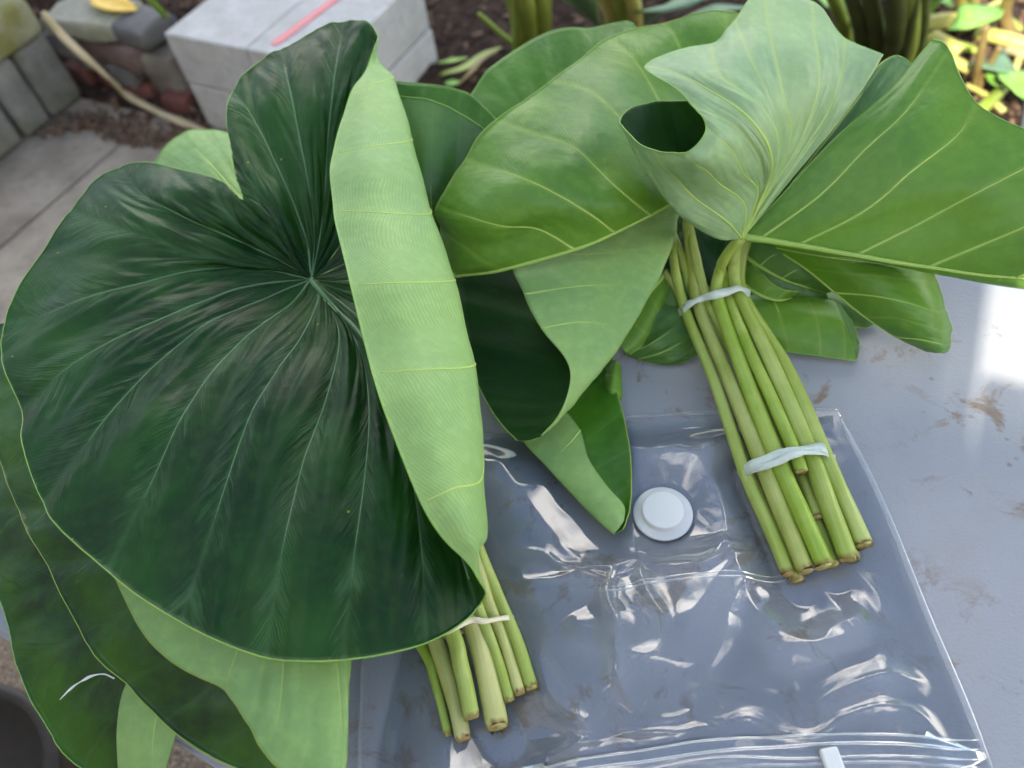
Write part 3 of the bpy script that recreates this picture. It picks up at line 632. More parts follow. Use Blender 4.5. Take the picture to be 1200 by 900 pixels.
def leaf(label, patches, mats, vein='vein_pale', margin='margin', stalk=None, group=None, th=.0008, name='taro_leaf', origin=None, vr=.0016):
    """patches: dicts with rows of (px, py, h); rows run from the midrib or petiole to the margin"""
    first = P(*patches[0]['rows'][0][0]) if origin is None else origin
    root = empty(name, first, label, 'leaf', group)
    Vall = []; Fall = []; MI = []; UVall = []; post = []
    for pt in patches:
        per = pt.get('per', 14); nv = pt.get('nv', 40); closed = pt.get('closed', False)
        rows = np.array([[P(*q) for q in r] for r in pt['rows']])
        Mr, K = rows.shape[:2]
        G = np.stack([catmull(r, nv) if K > 2 else np.linspace(r[0], r[1], nv + 1) for r in rows])
        G = catmull_closed(G, per) if closed else catmull(G, (Mr - 1) * per)
        Nu, Nv = G.shape[:2]
        u = np.linspace(0, Mr - 1, Nu)[:, None] * np.ones((1, Nv)); s = np.linspace(0, 1, Nv)[None, :] * np.ones((Nu, 1))
        def normals(G):
            if closed:
                du = np.empty_like(G); du[1:-1] = G[2:] - G[:-2]; du[0] = du[-1] = G[1] - G[-2]
            else: du = np.gradient(G, axis=0)
            dv = np.gradient(G, axis=1)
            n = nrm(np.cross(du, dv)); n[:, 0] = nrm(n[:, min(2, Nv - 1)].mean(0))[None] if np.linalg.norm(G[0, 0] - G[-1, 0]) < 1e-3 else n[:, 1]
            return n
        N = normals(G)
        fs, fr, fk = pt['face']                                # which side looks at the viewer at control (row, col)
        iu = min(int(fr * per), Nu - 1); iv = min(int(fk / (K - 1) * nv), nv)
        tocam = CAM - G[iu, iv]; sgn = 1.0 if (N[iu, iv] @ tocam) > 0 else -1.0
        if fs == 'under': sgn = -sgn
        N = N * sgn                                            # N now points out of the upper leaf surface
        fr_ = u - np.floor(u)
        q = pt.get('quilt', .0025); amp = pt.get('amp', 1.0)
        vset = set(pt.get('veins', range(1, Mr - 1)))
        env = np.sqrt(np.clip(s, 0, 1)) * (1 - .55 * s)
        bul = np.abs(np.sin(math.pi * fr_)) ** .8
        D = q * env * bul * .75
        fl = pt.get('flat_rows')
        if fl:
            m_ = np.clip((s - .34) / .2, 0, 1) * np.clip((u - fl[0] + 1) / 1.0, 0, 1) * np.clip((fl[1] + 1 - u) / 1.0, 0, 1)
            env = env * (1 - .93 * m_); D = q * env * bul * .75
        rip = pt.get('ripple', .002)
        sd0 = random.random() * 90
        for i in range(Nu):
            for j in range(0, Nv):
                g = G[i, j]
                D[i, j] += rip * (.4 + .6 * s[i, j]) * mnoise.noise(Vector((g[0] * 17 + sd0, g[1] * 17, g[2] * 17))) \
                    + abs(q) * 1.5 * env[i, j] * mnoise.noise(Vector((u[i, j] * 1.9 + sd0, s[i, j] * 3.6, 5.0))) + abs(q) * .55 * env[i, j] * mnoise.noise(Vector((u[i, j] * 4.2 + sd0, s[i, j] * 8 - abs((u[i, j] + .5) % 1 - .5) * 5, 2.0))) \
                    + pt.get('wave', .0015) * s[i, j] ** 5 * mnoise.noise(Vector((u[i, j] * 1.7 + sd0, 0, 9.0)))
        if closed:
            wgt = np.clip(np.arange(Nu)[::-1] / 12.0, 0, 1)[:, None]; D = D * wgt + D[0][None] * (1 - wgt)
        G = G + N * D[..., None]
        N2 = normals(G) * sgn; N = nrm(N2)
        if closed: G[-1] = G[0]; N[-1] = N[0]
        arc = np.concatenate([np.zeros((Nu, 1)), np.cumsum(np.linalg.norm(np.diff(G, axis=1), axis=2), axis=1)], axis=1) * 10
        b = len(Vall); n = Nu * Nv
        Vall += list((G + N * th / 2).reshape(-1, 3)); Vall += list((G - N * th / 2).reshape(-1, 3))
        uvp = np.stack([u, arc], -1).reshape(-1, 2); UVall += list(uvp); UVall += list(uvp)
        I = np.arange(n).reshape(Nu, Nv)
        for i in range(Nu - 1):
            for j in range(Nv - 1):
                f = (I[i, j], I[i + 1, j], I[i + 1, j + 1], I[i, j + 1])
                if sgn < 0: f = f[::-1]
                Fall.append([b + x for x in f]); MI.append(0)
                Fall.append([b + n + x for x in f[::-1]]); MI.append(1)
        loops = [list(I[:, -1])] + ([] if closed else [list(I[0, :]), list(I[-1, :])]) + ([list(I[:, 0])] if np.linalg.norm(G[0, 0] - G[-1, 0]) > 1e-3 else [])
        for L in loops:
            for x, y in zip(L[:-1], L[1:]):
                Fall.append([b + x, b + y, b + n + y, b + n + x]); MI.append(1)
        post.append((pt, G, N, per, closed, K))
    blade_o = mesh_obj('blade', Vall, Fall, [M[mats[0]], M[mats[1]]], root, mat_idx=MI, uvs=UVall)
    for pt, G, N, per, closed, K in post:
        Mr = len(pt['rows']); Nv = G.shape[1]
        mr = pt.get('mid', None)
        for r in pt.get('veins', range(1, Mr - 1)):
            big = (r == mr)
            j1 = int(Nv * pt.get('vend', .9)) if r not in pt.get('under_rows', ()) else Nv - 3
            j0 = pt.get('vstart', 0)
            rad = np.linspace(1, .24, j1 - j0) ** .9 * vr * (pt.get('midw', 2.0) if big else 1.0)
            un = r in pt.get('under_rows', ())
            if un: rad = np.linspace(1, .42, j1 - j0) * vr * 1.1
            strip_tube('midrib' if big else 'vein', G[r * per, j0:j1], N[r * per, j0:j1], rad, M['vein_pale' if un else vein], blade_o, flat=.8, shift=-.35 if un else pt.get('vshift', 0.0))
        if pt.get('mid0'):
            rad = np.linspace(1, .25, G.shape[0]) * vr * pt.get('mid0', 2.2)
            strip_tube('midrib', G[:, 0], N[:, 0], rad, M[vein], blade_o, seg=8, flat=.85, shift=pt.get('mshift', -.3))
        if margin:
            e = G[:, -1]
            strip_tube('margin', e, N[:, -1], np.full(len(e), .0006), M[margin], blade_o, flat=.9)
    if stalk:
        path, rr, mt = stalk
        rr = [q * k for q, k in zip(rr, np.linspace(*((.68, .85) if 'left' in (group or '') else (.76, .86)), len(rr)))]
        st = tube('stalk', [P(*q) for q in path], rr, M[mt], root, seg=14, n=44, wob=.05, crown=.5)
        p0, p1 = P(*path[0]), P(*path[1]); d = nrm(p0 - p1)
        tube('cut_face', [p0 - d * .0006, p0 + d * .0004, p0 + d * .0012], [rr[0] * .96, rr[0] * .9, rr[0] * .72], M['cut'], st, seg=14, n=4)
    return root, blade_o

# ---------------------------------------------------------------- left bundle
J = (365, 328, .100)
L1 = [
 [J, (347, 308, .112), (331, 288, .126), (315, 268, .138), (299, 250, .146), (284, 234, .150)],
 [J, (335, 304, .112), (301, 282, .127), (276, 258, .139), (258, 235, .146), (250, 210, .149)],
 [J, (325, 303, .112), (275, 280, .126), (225, 258, .138), (172, 232, .146), (140, 195, .142)],
 [J, (315, 312, .110), (262, 303, .122), (205, 290, .132), (140, 268, .138), (84, 250, .134)],
 [J, (305, 316, .107), (240, 315, .118), (165, 330, .128), (80, 358, .130), (5, 378, .122)],
 [J, (300, 333, .104), (240, 353, .114), (165, 383, .122), (85, 428, .123), (22, 480, .114)],
 [J, (312, 349, .102), (250, 378, .111), (180, 425, .118), (115, 500, .118), (52, 590, .108)],
 [J, (337, 362, .100), (284, 398, .108), (232, 460, .113), (188, 545, .113), (128, 670, .102)],
 [J, (373, 354, .099), (346, 412, .106), (301, 472, .110), (264, 570, .110), (214, 730, .098)],
 [J, (386, 362, .098), (398, 420, .104), (362, 512, .107), (338, 616, .106), (310, 770, .094)],
 [J, (400, 376, .098), (430, 436, .103), (430, 535, .104), (416, 640, .102), (402, 773, .088)],
 [J, (408, 382, .098), (452, 455, .102), (480, 545, .101), (494, 640, .094), (500, 753, .078)],
 [J, (402, 370, .098), (440, 416, .101), (486, 500, .099), (526, 600, .086), (559, 712, .062)],
 [J, (415, 368, .099), (468, 420, .103), (535, 510, .104), (566, 618, .108), (557, 672, .112)],
 [J, (422, 358, .100), (485, 400, .106), (548, 480, .112), (568, 556, .128), (494, 590, .146)],
 [J, (424, 345, .101), (490, 370, .109), (545, 415, .118), (552, 430, .140), (437, 438, .160)],
 [J, (420, 328, .102), (478, 325, .112), (522, 325, .124), (530, 330, .148), (413, 338, .168)],
 [J, (412, 305, .104), (460, 270, .118), (496, 245, .132), (504, 250, .154), (391, 248, .170)],
 [J, (403, 280, .107), (438, 215, .126), (470, 165, .142), (480, 166, .160), (389, 178, .174)],
 [J, (396, 260, .110), (420, 175, .134), (448, 100, .152), (462, 90, .166), (412, 108, .176)],
 [J, (387, 255, .113), (404, 165, .140), (425, 90, .160), (441, 56, .170), (447, 46, .176)],
 [J, (378, 255, .115), (384, 175, .144), (390, 105, .164), (398, 55, .174), (404, 27, .178)],
 [J, (367, 262, .116), (357, 195, .144), (345, 130, .164), (335, 85, .174), (328, 57, .178)],
 [J, (357, 275, .116), (337, 222, .140), (313, 170, .158), (291, 130, .168), (274, 108, .172)],
 [J, (350, 295, .114), (330, 262, .132), (308, 230, .146), (288, 205, .156), (271, 175, .160)],
]
L1.append([J, (350, 302, .113), (333, 277, .129), (315, 252, .142), (296, 228, .151), (278, 212, .156)])
L1.append(L1[0])
def reroll(row, i):
    a = np.array(row, float)
    if 13 <= i <= 19:
        m = (a[4] + a[5]) / 2; m[2] += .012 if i < 19 else .004
        return [tuple(q) for q in (*a[:5], m, a[5])]
    return [tuple(q) for q in catmull(a, 6)]
L1 = [reroll(q, i) for i, q in enumerate(L1)]
L1[0] = (J,) + tuple(L1[0][1:]); L1 = [[J] + list(q[1:]) for q in L1]; L1[-1] = L1[0]
_, b1 = leaf('largest dark green taro leaf, right side rolled over to show its pale underside',
     [dict(rows=L1, closed=True, face=('top', 7, 3), quilt=.0058, ripple=.0042, per=26, nv=104, wave=.0035, flat_rows=(13, 19), veins=[2, 4, 5, 6, 7, 8, 9, 10, 11, 12, 13, 14, 15, 16, 17, 18, 19, 21, 22, 23], mid=12, vend=.95, vshift=.25, midw=2.6, under_rows=(14, 15, 16, 17, 18, 19))],
     ('top_dark', 'under_pale'), 'vein_top', 'margin_green', vr=.0013,
     stalk=([(583, 852, .014), (566, 770, .016), (552, 723, .020), (520, 640, .030), (470, 530, .050), (415, 420, .075), (372, 340, .094)], [.0112, .0115, .0105, .009, .008, .007, .006], 'stalk_pale'),
     group='taro leaves of the left bundle')
jp = P(*J)
strip_tube('junction', np.array([jp + np.array(d) * .001 + np.array([0, 0, .0012]) for d in ((-2.2, 1, 0), (0, 0, .6), (2.2, -1, 0))]), np.tile([0., 0, 1], (3, 1)), np.array([.0012, .0024, .001]), M['junction'], b1, seg=8, flat=.4)

# yellow-green pale veins lie on the rolled underside of the front leaf
J2 = (330, 430, .055)
leaf('mid green taro leaf showing as a broad strip beneath the largest leaf', [dict(rows=[
 [J2, (220, 400, .068), (120, 380, .078), (40, 375, .078), (-30, 385, .07)],
 [J2, (220, 430, .066), (130, 440, .074), (50, 445, .074), (-22, 455, .066)],
 [J2, (220, 470, .064), (140, 500, .07), (65, 515, .07), (-4, 528, .062)],
 [J2, (240, 510, .062), (170, 560, .066), (100, 590, .066), (21, 598, .058)],
 [J2, (255, 540, .060), (195, 610, .062), (130, 650, .062), (56, 662, .054)],
 [J2, (275, 570, .058), (225, 650, .058), (165, 700, .058), (106, 758, .049)],
 [J2, (295, 590, .056), (255, 690, .054), (210, 765, .052), (146, 800, .045)],
 [J2, (315, 600, .055), (290, 710, .050), (250, 800, .047), (192, 846, .040)],
 [J2, (340, 600, .054), (335, 720, .047), (310, 830, .042), (245, 884, .034)],
 [J2, (365, 600, .053), (372, 720, .043), (355, 850, .036), (318, 912, .028)],
 [J2, (385, 590, .052), (393, 700, .040), (393, 820, .032), (382, 915, .024)]],
     face=('top', 4, 3), quilt=.003, ripple=.002)], ('top_mid', 'under_pale_small'), 'vein_top', 'margin', vr=.001,
     stalk=([(543, 866, .011), (530, 810, .013), (512, 755, .018), (470, 650, .028), (400, 520, .042), (335, 436, .054)], [.0078, .0084, .008, .007, .006, .005], 'stalk_pale'), group='taro leaves of the left bundle')
J3 = (340, 520, .075)
leaf('upturned leaf with pale underside showing below the largest leaf', [dict(rows=[
 [J3, (250, 540, .082), (180, 570, .084), (130, 610, .082), (105, 630, .078)],
 [J3, (265, 570, .080), (200, 620, .082), (160, 650, .080), (127, 658, .076)],
 [J3, (275, 590, .079), (220, 650, .080), (190, 700, .078), (166, 738, .073)],
 [J3, (290, 620, .078), (260, 700, .078), (230, 750, .075), (208, 780, .070)],
 [J3, (305, 630, .077), (290, 720, .076), (270, 785, .072), (262, 808, .066)],
 [J3, (320, 640, .076), (315, 740, .074), (302, 810, .068), (290, 846, .062)],
 [J3, (333, 650, .076), (333, 760, .072), (326, 840, .065), (312, 885, .058)],
 [J3, (350, 650, .075), (360, 760, .071), (362, 860, .062), (350, 912, .054)],
 [J3, (370, 640, .074), (390, 740, .070), (400, 850, .060), (397, 915, .050)],
 [J3, (380, 620, .073), (405, 700, .069), (407, 790, .062), (404, 850, .054)],
 [J3, (385, 600, .072), (410, 660, .068), (415, 720, .062), (410, 770, .055)]],
     face=('under', 5, 3), quilt=-.0015, ripple=.002, veins=[2, 4, 6, 8], vshift=-.35)], ('top_mid', 'under_pale_small'), 'vein_pale', 'margin', vr=.0011,
     stalk=([(553, 840, .020), (540, 780, .024), (531, 744, .027), (490, 660, .038), (420, 580, .055), (345, 525, .073)], [.0078, .0080, .0075, .0065, .006, .005], 'stalk'), group='taro leaves of the left bundle')
J4 = (260, 560, .028)
_, b4 = leaf('lowest dark taro leaf with a white chewed streak, hanging over the table edge', [dict(rows=[
 [J4, (150, 520, .034), (60, 490, .036), (-40, 480, .03)],
 [J4, (150, 580, .032), (60, 590, .034), (-50, 600, .026)],
 [J4, (160, 630, .030), (80, 680, .030), (1, 706, .022)],
 [J4, (175, 670, .028), (100, 740, .026), (22, 784, .018)],
 [J4, (190, 700, .026), (120, 790, .022), (62, 862, .010)],
 [J4, (205, 720, .024), (150, 815, .016), (92, 900, .002)],
 [J4, (215, 735, .022), (172, 830, .012), (140, 925, -.004)],
 [J4, (225, 745, .020), (190, 835, .010), (160, 915, -.006)]],
     face=('top', 3, 2), quilt=.003, ripple=.003)], ('top_mid', 'under_pale_small'), 'vein_top', 'margin_green', vr=.001,
     stalk=([(525, 860, .009), (510, 800, .011), (497, 763, .014), (440, 680, .018), (340, 600, .022), (268, 563, .026)], [.0042, .0046, .005, .005, .0045, .004], 'stalk_vivid'), group='taro leaves of the left bundle')
sc = [P(70, 820, .0235), P(84, 806, .0245), P(96, 798, .0255), P(108, 792, .0262), P(122, 790, .0275), P(134, 795, .0282)]
strip_tube('chewed_streak', catmull(np.array(sc), 20), np.tile([0., 0, 1], (21, 1)), np.interp(np.linspace(0, 1, 21), [0, .2, .35, .5, .7, 1], [.0003, .0010, .0004, .0013, .0005, .0006]), M['paint_white'], b4, seg=6, flat=.6)
J5 = (250, 720, .032)
leaf('narrow pale leaf end poking out between the two lowest dark leaves', [dict(rows=[
 [J5, (185, 765, .030), (149, 800, .026), (137, 850, .018), (139, 925, .004)],
 [J5, (200, 770, .033), (168, 812, .030), (158, 855, .023), (160, 925, .008)],
 [J5, (215, 780, .033), (190, 822, .030), (180, 862, .023), (178, 925, .008)],
 [J5, (228, 785, .030), (216, 828, .026), (207, 858, .018), (188, 925, .004)]],
     face=('under', 1, 3), quilt=.001, ripple=.001, veins=[2], vshift=-.35)], ('top_mid', 'under_pale_small'), 'vein_pale', 'margin_green', vr=.0012, group='taro leaves of the left bundle')
J6 = (330, 285, .065)
leaf('small pale upturned leaf behind the notch of the largest leaf', [dict(rows=[
 [J6, (285, 262, .07), (235, 232, .074), (178, 196, .072)],
 [J6, (280, 245, .074), (232, 205, .080), (190, 178, .078)],
 [J6, (276, 226, .076), (240, 186, .084), (212, 158, .082)],
 [J6, (284, 220, .075), (262, 180, .082), (244, 152, .080)],
 [J6, (300, 220, .072), (286, 185, .078), (276, 158, .076)],
 [J6, (320, 230, .068), (310, 195, .072), (300, 165, .070)]],
     face=('under', 2, 2), quilt=-.0015, ripple=.002, veins=[2], mid=2, vend=.82, vshift=-.35)], ('top_mid', 'under_pale_small'), 'vein_pale', 'margin_green', vr=.0011,
     stalk=([(597, 820, .016), (582, 770, .018), (567, 730, .024), (530, 640, .034), (440, 470, .05), (335, 290, .063)], [.0050, .0055, .0055, .005, .0045, .004], 'stalk'), group='taro leaves of the left bundle')
leaf('dull green cupped leaf between the two bundles', [
 dict(rows=[[(470, 300, .06), (462, 240, .10), (458, 170, .13), (455, 112, .15)],
            [(495, 290, .06), (482, 240, .10), (480, 175, .13), (478, 114, .15)],
            [(512, 280, .06), (505, 235, .10), (506, 175, .13), (508, 118, .148)],
            [(528, 275, .06), (530, 230, .095), (536, 180, .12), (540, 134, .14)],
            [(545, 270, .06), (552, 230, .09), (562, 190, .11), (570, 154, .128)],
            [(570, 265, .06), (580, 235, .085), (590, 205, .10), (598, 180, .11)]], face=('under', 2, 2), quilt=-.001, veins=[2, 3]),
 dict(rows=[[(470, 300, .058), (462, 235, .075), (455, 150, .10), (450, 95, .12)],
            [(500, 290, .058), (495, 225, .075), (495, 150, .10), (498, 99, .12)],
            [(530, 280, .058), (530, 215, .075), (535, 150, .10), (540, 106, .118)],
            [(550, 275, .058), (553, 215, .075), (560, 160, .095), (566, 124, .11)],
            [(575, 270, .058), (580, 225, .07), (588, 180, .085), (594, 155, .095)]], face=('top', 2, 2), quilt=.001, veins=[])],
     ('top_bright', 'under_dull'), 'vein_pale', 'margin_green', vr=.0009,
     stalk=([(609, 812, .014), (590, 750, .016), (567, 690, .026), (545, 600, .036), (520, 450, .048), (500, 295, .06)], [.0060, .0062, .006, .0055, .005, .004], 'stalk_pale'), group='taro leaves of the left bundle')

# two more petioles of the left bundle, their blades lie underneath
def bare_stalk(label, path, rr, mt, group):
    t = empty('leaf_stalk', P(*path[0]), label, 'stalk', group)
    rr = [q * k for q, k in zip(rr, np.linspace(*((.68, .85) if 'left' in group else (.76, .86)), len(rr)))]
    tube('stalk', [P(*q) for q in path], rr, M[mt], t, seg=14, n=44, wob=.05, crown=.5)
    p0, p1 = P(*path[0]), P(*path[1]); d = nrm(p0 - p1)
    tube('cut_face', [p0 - d * .0006, p0 + d * .0004, p0 + d * .0012], [rr[0] * .96, rr[0] * .9, rr[0] * .72], M['cut'], t, seg=14, n=4)
bare_stalk('outermost yellow green cut stalk of the short bundle, on the bag side', [(623, 806, .013), (603, 745, .016), (580, 690, .022), (560, 640, .03), (530, 540, .036), (480, 420, .045)], [.0066, .0066, .006, .0055, .005, .004], 'stalk', 'cut stalks of the left bundle')
bare_stalk('short pale stalk stub peeking beside the outermost one', [(628, 810, .006), (612, 765, .009), (590, 710, .013), (560, 640, .02)], [.0040, .0044, .004, .004], 'stalk', 'cut stalks of the left bundle')

# ---------------------------------------------------------------- right bundle
JR = (868, 278, .105)
leaf('pale upturned leaf rolled into a cone on top of the tied bundle', [dict(rows=[
 [JR, (905, 237, .125), (945, 187, .145), (985, 137, .165), (1012, 100, .180), (1034, 66, .190)],
 [JR, (906, 228, .135), (948, 165, .162), (973, 122, .180), (985, 82, .192), (990, 44, .200)],
 [JR, (904, 222, .140), (940, 160, .172), (957, 108, .195), (956, 55, .208), (950, 2, .212)],
 [JR, (901, 220, .143), (924, 160, .178), (917, 112, .205), (905, 50, .222), (895, -12, .226)],
 [JR, (899, 220, .144), (914, 166, .180), (900, 115, .210), (878, 62, .226), (862, 20, .230)],
 [JR, (897, 221, .145), (910, 174, .182), (888, 122, .214), (845, 88, .228), (832, 52, .224)],
 [JR, (895, 222, .145), (902, 182, .182), (874, 136, .214), (818, 98, .226), (756, 77, .222)],
 [JR, (892, 223, .145), (890, 188, .180), (866, 152, .208), (835, 132, .220), (806, 117, .222)],
 [JR, (887, 227, .144), (870, 202, .176), (857, 176, .200), (842, 162, .212), (828, 150, .216)],
 [JR, (872, 240, .140), (845, 217, .168), (828, 200, .190), (813, 190, .202), (802, 180, .206)],
 [JR, (850, 258, .132), (815, 232, .154), (792, 208, .174), (774, 190, .186), (765, 176, .192)],
 [JR, (838, 272, .122), (798, 250, .140), (768, 210, .158), (744, 170, .170), (731, 146, .176)],
 [JR, (842, 276, .114), (806, 252, .126), (772, 212, .142), (745, 166, .156), (736, 129, .166)],
 [JR, (850, 272, .108), (825, 240, .116), (800, 200, .130), (780, 155, .146), (768, 119, .160)],
 [JR, (860, 268, .106), (850, 230, .114), (836, 190, .128), (822, 150, .148), (806, 118, .164)],
 [JR, (868, 262, .106), (870, 225, .114), (865, 185, .130), (858, 145, .152), (846, 112, .170)]],
     face=('under', 4, 2), quilt=-.0022, ripple=.005, per=16, nv=60, veins=[1, 2, 3, 5, 6, 8, 9, 10], mid=6, vend=.88, vshift=-.4)], ('top_inner', 'under_white'), 'vein_pale', 'margin_green', vr=.0011,
     stalk=([(966, 664, .016), (940, 604, .022), (912, 540, .030), (872, 440, .036), (842, 354, .042), (843, 320, .054), (852, 298, .080), (866, 280, .102)], [.0088, .0090, .0082, .0076, .0066, .0058, .005, .0042], 'stalk_vivid'), group='taro leaves of the right bundle')
leaf('large bright green leaf with yellow veins spread towards the left bundle', [dict(rows=[
 [(534, 324, .070), (530, 321, .075), (526, 316, .078), (523, 310, .08), (521, 302, .082)],
 [(590, 316, .080), (565, 305, .092), (545, 290, .10), (527, 278, .103), (515, 264, .102)],
 [(673, 292, .092), (630, 268, .112), (587, 264, .122), (545, 253, .124), (510, 240, .118)],
 [(720, 272, .100), (693, 252, .122), (653, 229, .138), (610, 210, .144), (545, 187, .138)],
 [(762, 252, .106), (733, 230, .128), (700, 197, .140), (660, 166, .152), (580, 143, .150)],
 [(792, 236, .106), (772, 200, .118), (730, 146, .134), (690, 108, .146), (645, 98, .150)],
 [(805, 226, .104), (795, 170, .112), (768, 112, .124), (738, 68, .138), (712, 45, .146)],
 [(822, 212, .100), (820, 140, .108), (805, 80, .122), (792, 45, .136), (778, 27, .142)],
 [(845, 200, .098), (850, 130, .106), (852, 75, .120), (852, 40, .134), (850, 13, .140)],
 [(870, 200, .096), (885, 130, .104), (895, 80, .118), (900, 50, .132), (902, 30, .138)]],
     face=('under', 4, 2), quilt=-.002, ripple=.005, mid0=1.6, per=16, nv=50, veins=[2, 3, 4, 5, 6, 7], vshift=-.4)], ('top_mid', 'under_mid'), 'vein_yellow', 'margin', vr=.00115,
     stalk=([(944, 670, .014), (920, 610, .019), (894, 546, .026), (856, 450, .030), (818, 357, .034), (810, 300, .045), (806, 262, .075), (806, 232, .108)], [.0080, .0082, .0078, .0074, .0066, .006, .0055, .0045], 'stalk_brown'), group='taro leaves of the right bundle')
leaf('bright green leaf edge rising behind the large bright leaf', [dict(rows=[
 [(640, 230, .06), (610, 190, .08), (575, 150, .095), (548, 116, .105)],
 [(660, 220, .06), (635, 165, .085), (605, 115, .105), (580, 76, .115)],
 [(680, 215, .06), (665, 150, .088), (650, 90, .11), (640, 40, .122)],
 [(710, 210, .06), (705, 140, .09), (697, 80, .11), (692, 33, .122)],
 [(740, 205, .06), (742, 135, .09), (742, 70, .11), (738, 24, .12)],
 [(765, 200, .06), (768, 140, .085), (765, 85, .10), (752, 40, .108)]],
     face=('top', 2, 2), quilt=.002, ripple=.004, veins=[1, 3])], ('top_bright', 'under_mid'), 'vein_pale', 'margin_green', vr=.0009, group='taro leaves of the right bundle')
leaf('broad green leaf with a straight yellow midrib reaching away over the table', [
 dict(rows=[[(870, 277, .100), (912, 232, .125), (965, 175, .15), (1033, 112, .172), (1093, 47, .188)],
            [(890, 280, .100), (958, 231, .128), (1012, 178, .152), (1062, 130, .172), (1112, 60, .190)],
            [(935, 287, .100), (1013, 247, .128), (1067, 203, .150), (1122, 158, .166), (1146, 120, .178)],
            [(1003, 299, .100), (1087, 257, .126), (1143, 227, .146), (1200, 198, .158), (1245, 172, .166)],
            [(1088, 313, .098), (1160, 283, .120), (1215, 260, .136), (1260, 240, .146), (1310, 220, .15)],
            [(1190, 325, .094), (1240, 312, .110), (1275, 300, .122), (1310, 290, .13), (1345, 275, .132)],
            [(1300, 336, .088), (1320, 333, .092), (1340, 330, .096), (1355, 326, .10), (1370, 322, .102)]],
      face=('under', 2, 2), quilt=-.0022, ripple=.005, mid0=2.6, per=16, nv=50, veins=[1, 2, 3, 4, 5], vshift=-.4, mshift=-.6),
 dict(rows=[[(870, 277, .100), (872, 280, .096), (876, 282, .090)],
            [(935, 287, .100), (938, 291, .094), (945, 292, .084)],
            [(1003, 299, .100), (1015, 305, .093), (1030, 305, .080)],
            [(1088, 313, .098), (1100, 322, .088), (1105, 322, .076)],
            [(1190, 325, .094), (1196, 337, .086), (1190, 338, .070)],
            [(1300, 336, .088), (1302, 346, .082), (1300, 348, .070)]],
      face=('under', 3, 1), quilt=0, ripple=.001, veins=[])], ('top_bright', 'under_mid'), 'vein_yellow', 'margin_green', vr=.0012,
     stalk=([(994, 655, .015), (974, 600, .021), (950, 534, .030), (905, 430, .036), (866, 345, .042), (860, 312, .06), (862, 290, .085), (870, 279, .099)], [.0090, .0092, .0086, .0080, .0068, .0062, .0055, .0045], 'stalk'), group='taro leaves of the right bundle')
leaf('narrow darker green leaf wedged between the pale cone and the broad leaf', [dict(rows=[
 [(880, 268, .07), (930, 200, .10), (975, 140, .125), (1010, 92, .14)],
 [(885, 270, .07), (940, 200, .10), (995, 130, .125), (1040, 69, .142)],
 [(892, 272, .07), (950, 205, .10), (1010, 130, .124), (1058, 67, .14)],
 [(905, 275, .07), (965, 215, .095), (1025, 150, .115), (1078, 85, .128)]],
     face=('top', 1, 2), quilt=.001, ripple=.003, veins=[1], mid=1)], ('under_dull', 'under_mid'), 'vein_pale', 'margin_green', vr=.0008, group='taro leaves of the right bundle')
leaf('drooping green leaf under the broad one with its tip curled on the table', [dict(rows=[
 [(878, 276, .055), (930, 280, .072), (980, 290, .076), (1010, 300, .07), (1030, 306, .06)],
 [(905, 290, .054), (960, 300, .072), (1015, 308, .078), (1060, 314, .072), (1086, 316, .058)],
 [(943, 314, .052), (990, 320, .070), (1040, 326, .074), (1080, 330, .066), (1100, 332, .046)],
 [(979, 343, .048), (1022, 346, .064), (1062, 355, .066), (1095, 366, .055), (1108, 362, .034)],
 [(1014, 371, .042), (1048, 372, .054), (1080, 380, .054), (1103, 388, .042), (1113, 384, .022)],
 [(1050, 394, .034), (1072, 396, .042), (1092, 400, .040), (1105, 404, .030), (1112, 401, .016)],
 [(1086, 411, .022), (1094, 412, .026), (1101, 413, .024), (1106, 413, .019), (1109, 411, .012)]],
     face=('under', 3, 2), quilt=-.001, ripple=.003, mid0=1.7, veins=[1, 3, 5], vshift=-.3)], ('top_bright', 'under_mid'), 'vein_yellow', 'margin_green', vr=.0009,
     stalk=([(1012, 638, .013), (990, 588, .019), (966, 534, .028), (920, 430, .030), (872, 350, .032), (868, 310, .042), (878, 277, .054)], [.0084, .0084, .0080, .0076, .0066, .0055, .0045], 'stalk'), group='taro leaves of the right bundle')
leaf('small folded green leaf lying flat beside the stalks', [
 dict(rows=[[(860, 345, .016), (870, 365, .020), (882, 388, .016), (895, 405, .010)],
            [(900, 340, .020), (912, 365, .024), (920, 392, .020), (925, 412, .010)],
            [(945, 350, .022), (955, 370, .026), (960, 395, .020), (962, 417, .010)],
            [(975, 352, .022), (985, 375, .025), (990, 398, .018), (990, 421, .009)],
            [(980, 362, .020), (992, 385, .021), (1000, 405, .014), (1004, 422, .008)]], face=('under', 2, 1), quilt=0, ripple=.003, veins=[1]),
 dict(rows=[[(975, 352, .020), (985, 358, .017), (992, 365, .012)],
            [(982, 364, .019), (992, 372, .015), (1000, 382, .010)],
            [(993, 385, .018), (1001, 392, .014), (1006, 400, .008)],
            [(1004, 420, .008), (1006, 414, .007), (1007, 408, .005)]], face=('top', 1, 1), quilt=0, ripple=.001, veins=[])],
     ('top_bright', 'under_mid'), 'vein_pale', 'margin_green', vr=.0008, group='taro leaves of the right bundle')
leaf('dark green leaf scrap behind the small folded leaf', [dict(rows=[
 [(940, 335, .012), (955, 345, .016), (965, 355, .014)],
 [(975, 335, .014), (985, 355, .018), (990, 378, .010)],
 [(1000, 345, .014), (1008, 362, .014), (1014, 384, .006)],
 [(1020, 355, .012), (1024, 366, .010), (1028, 378, .004)]], face=('under', 1, 1), quilt=0, ripple=.002, veins=[])],
     ('top_dark', 'under_dull'), 'vein_pale', 'margin_green', group='taro leaves of the right bundle')
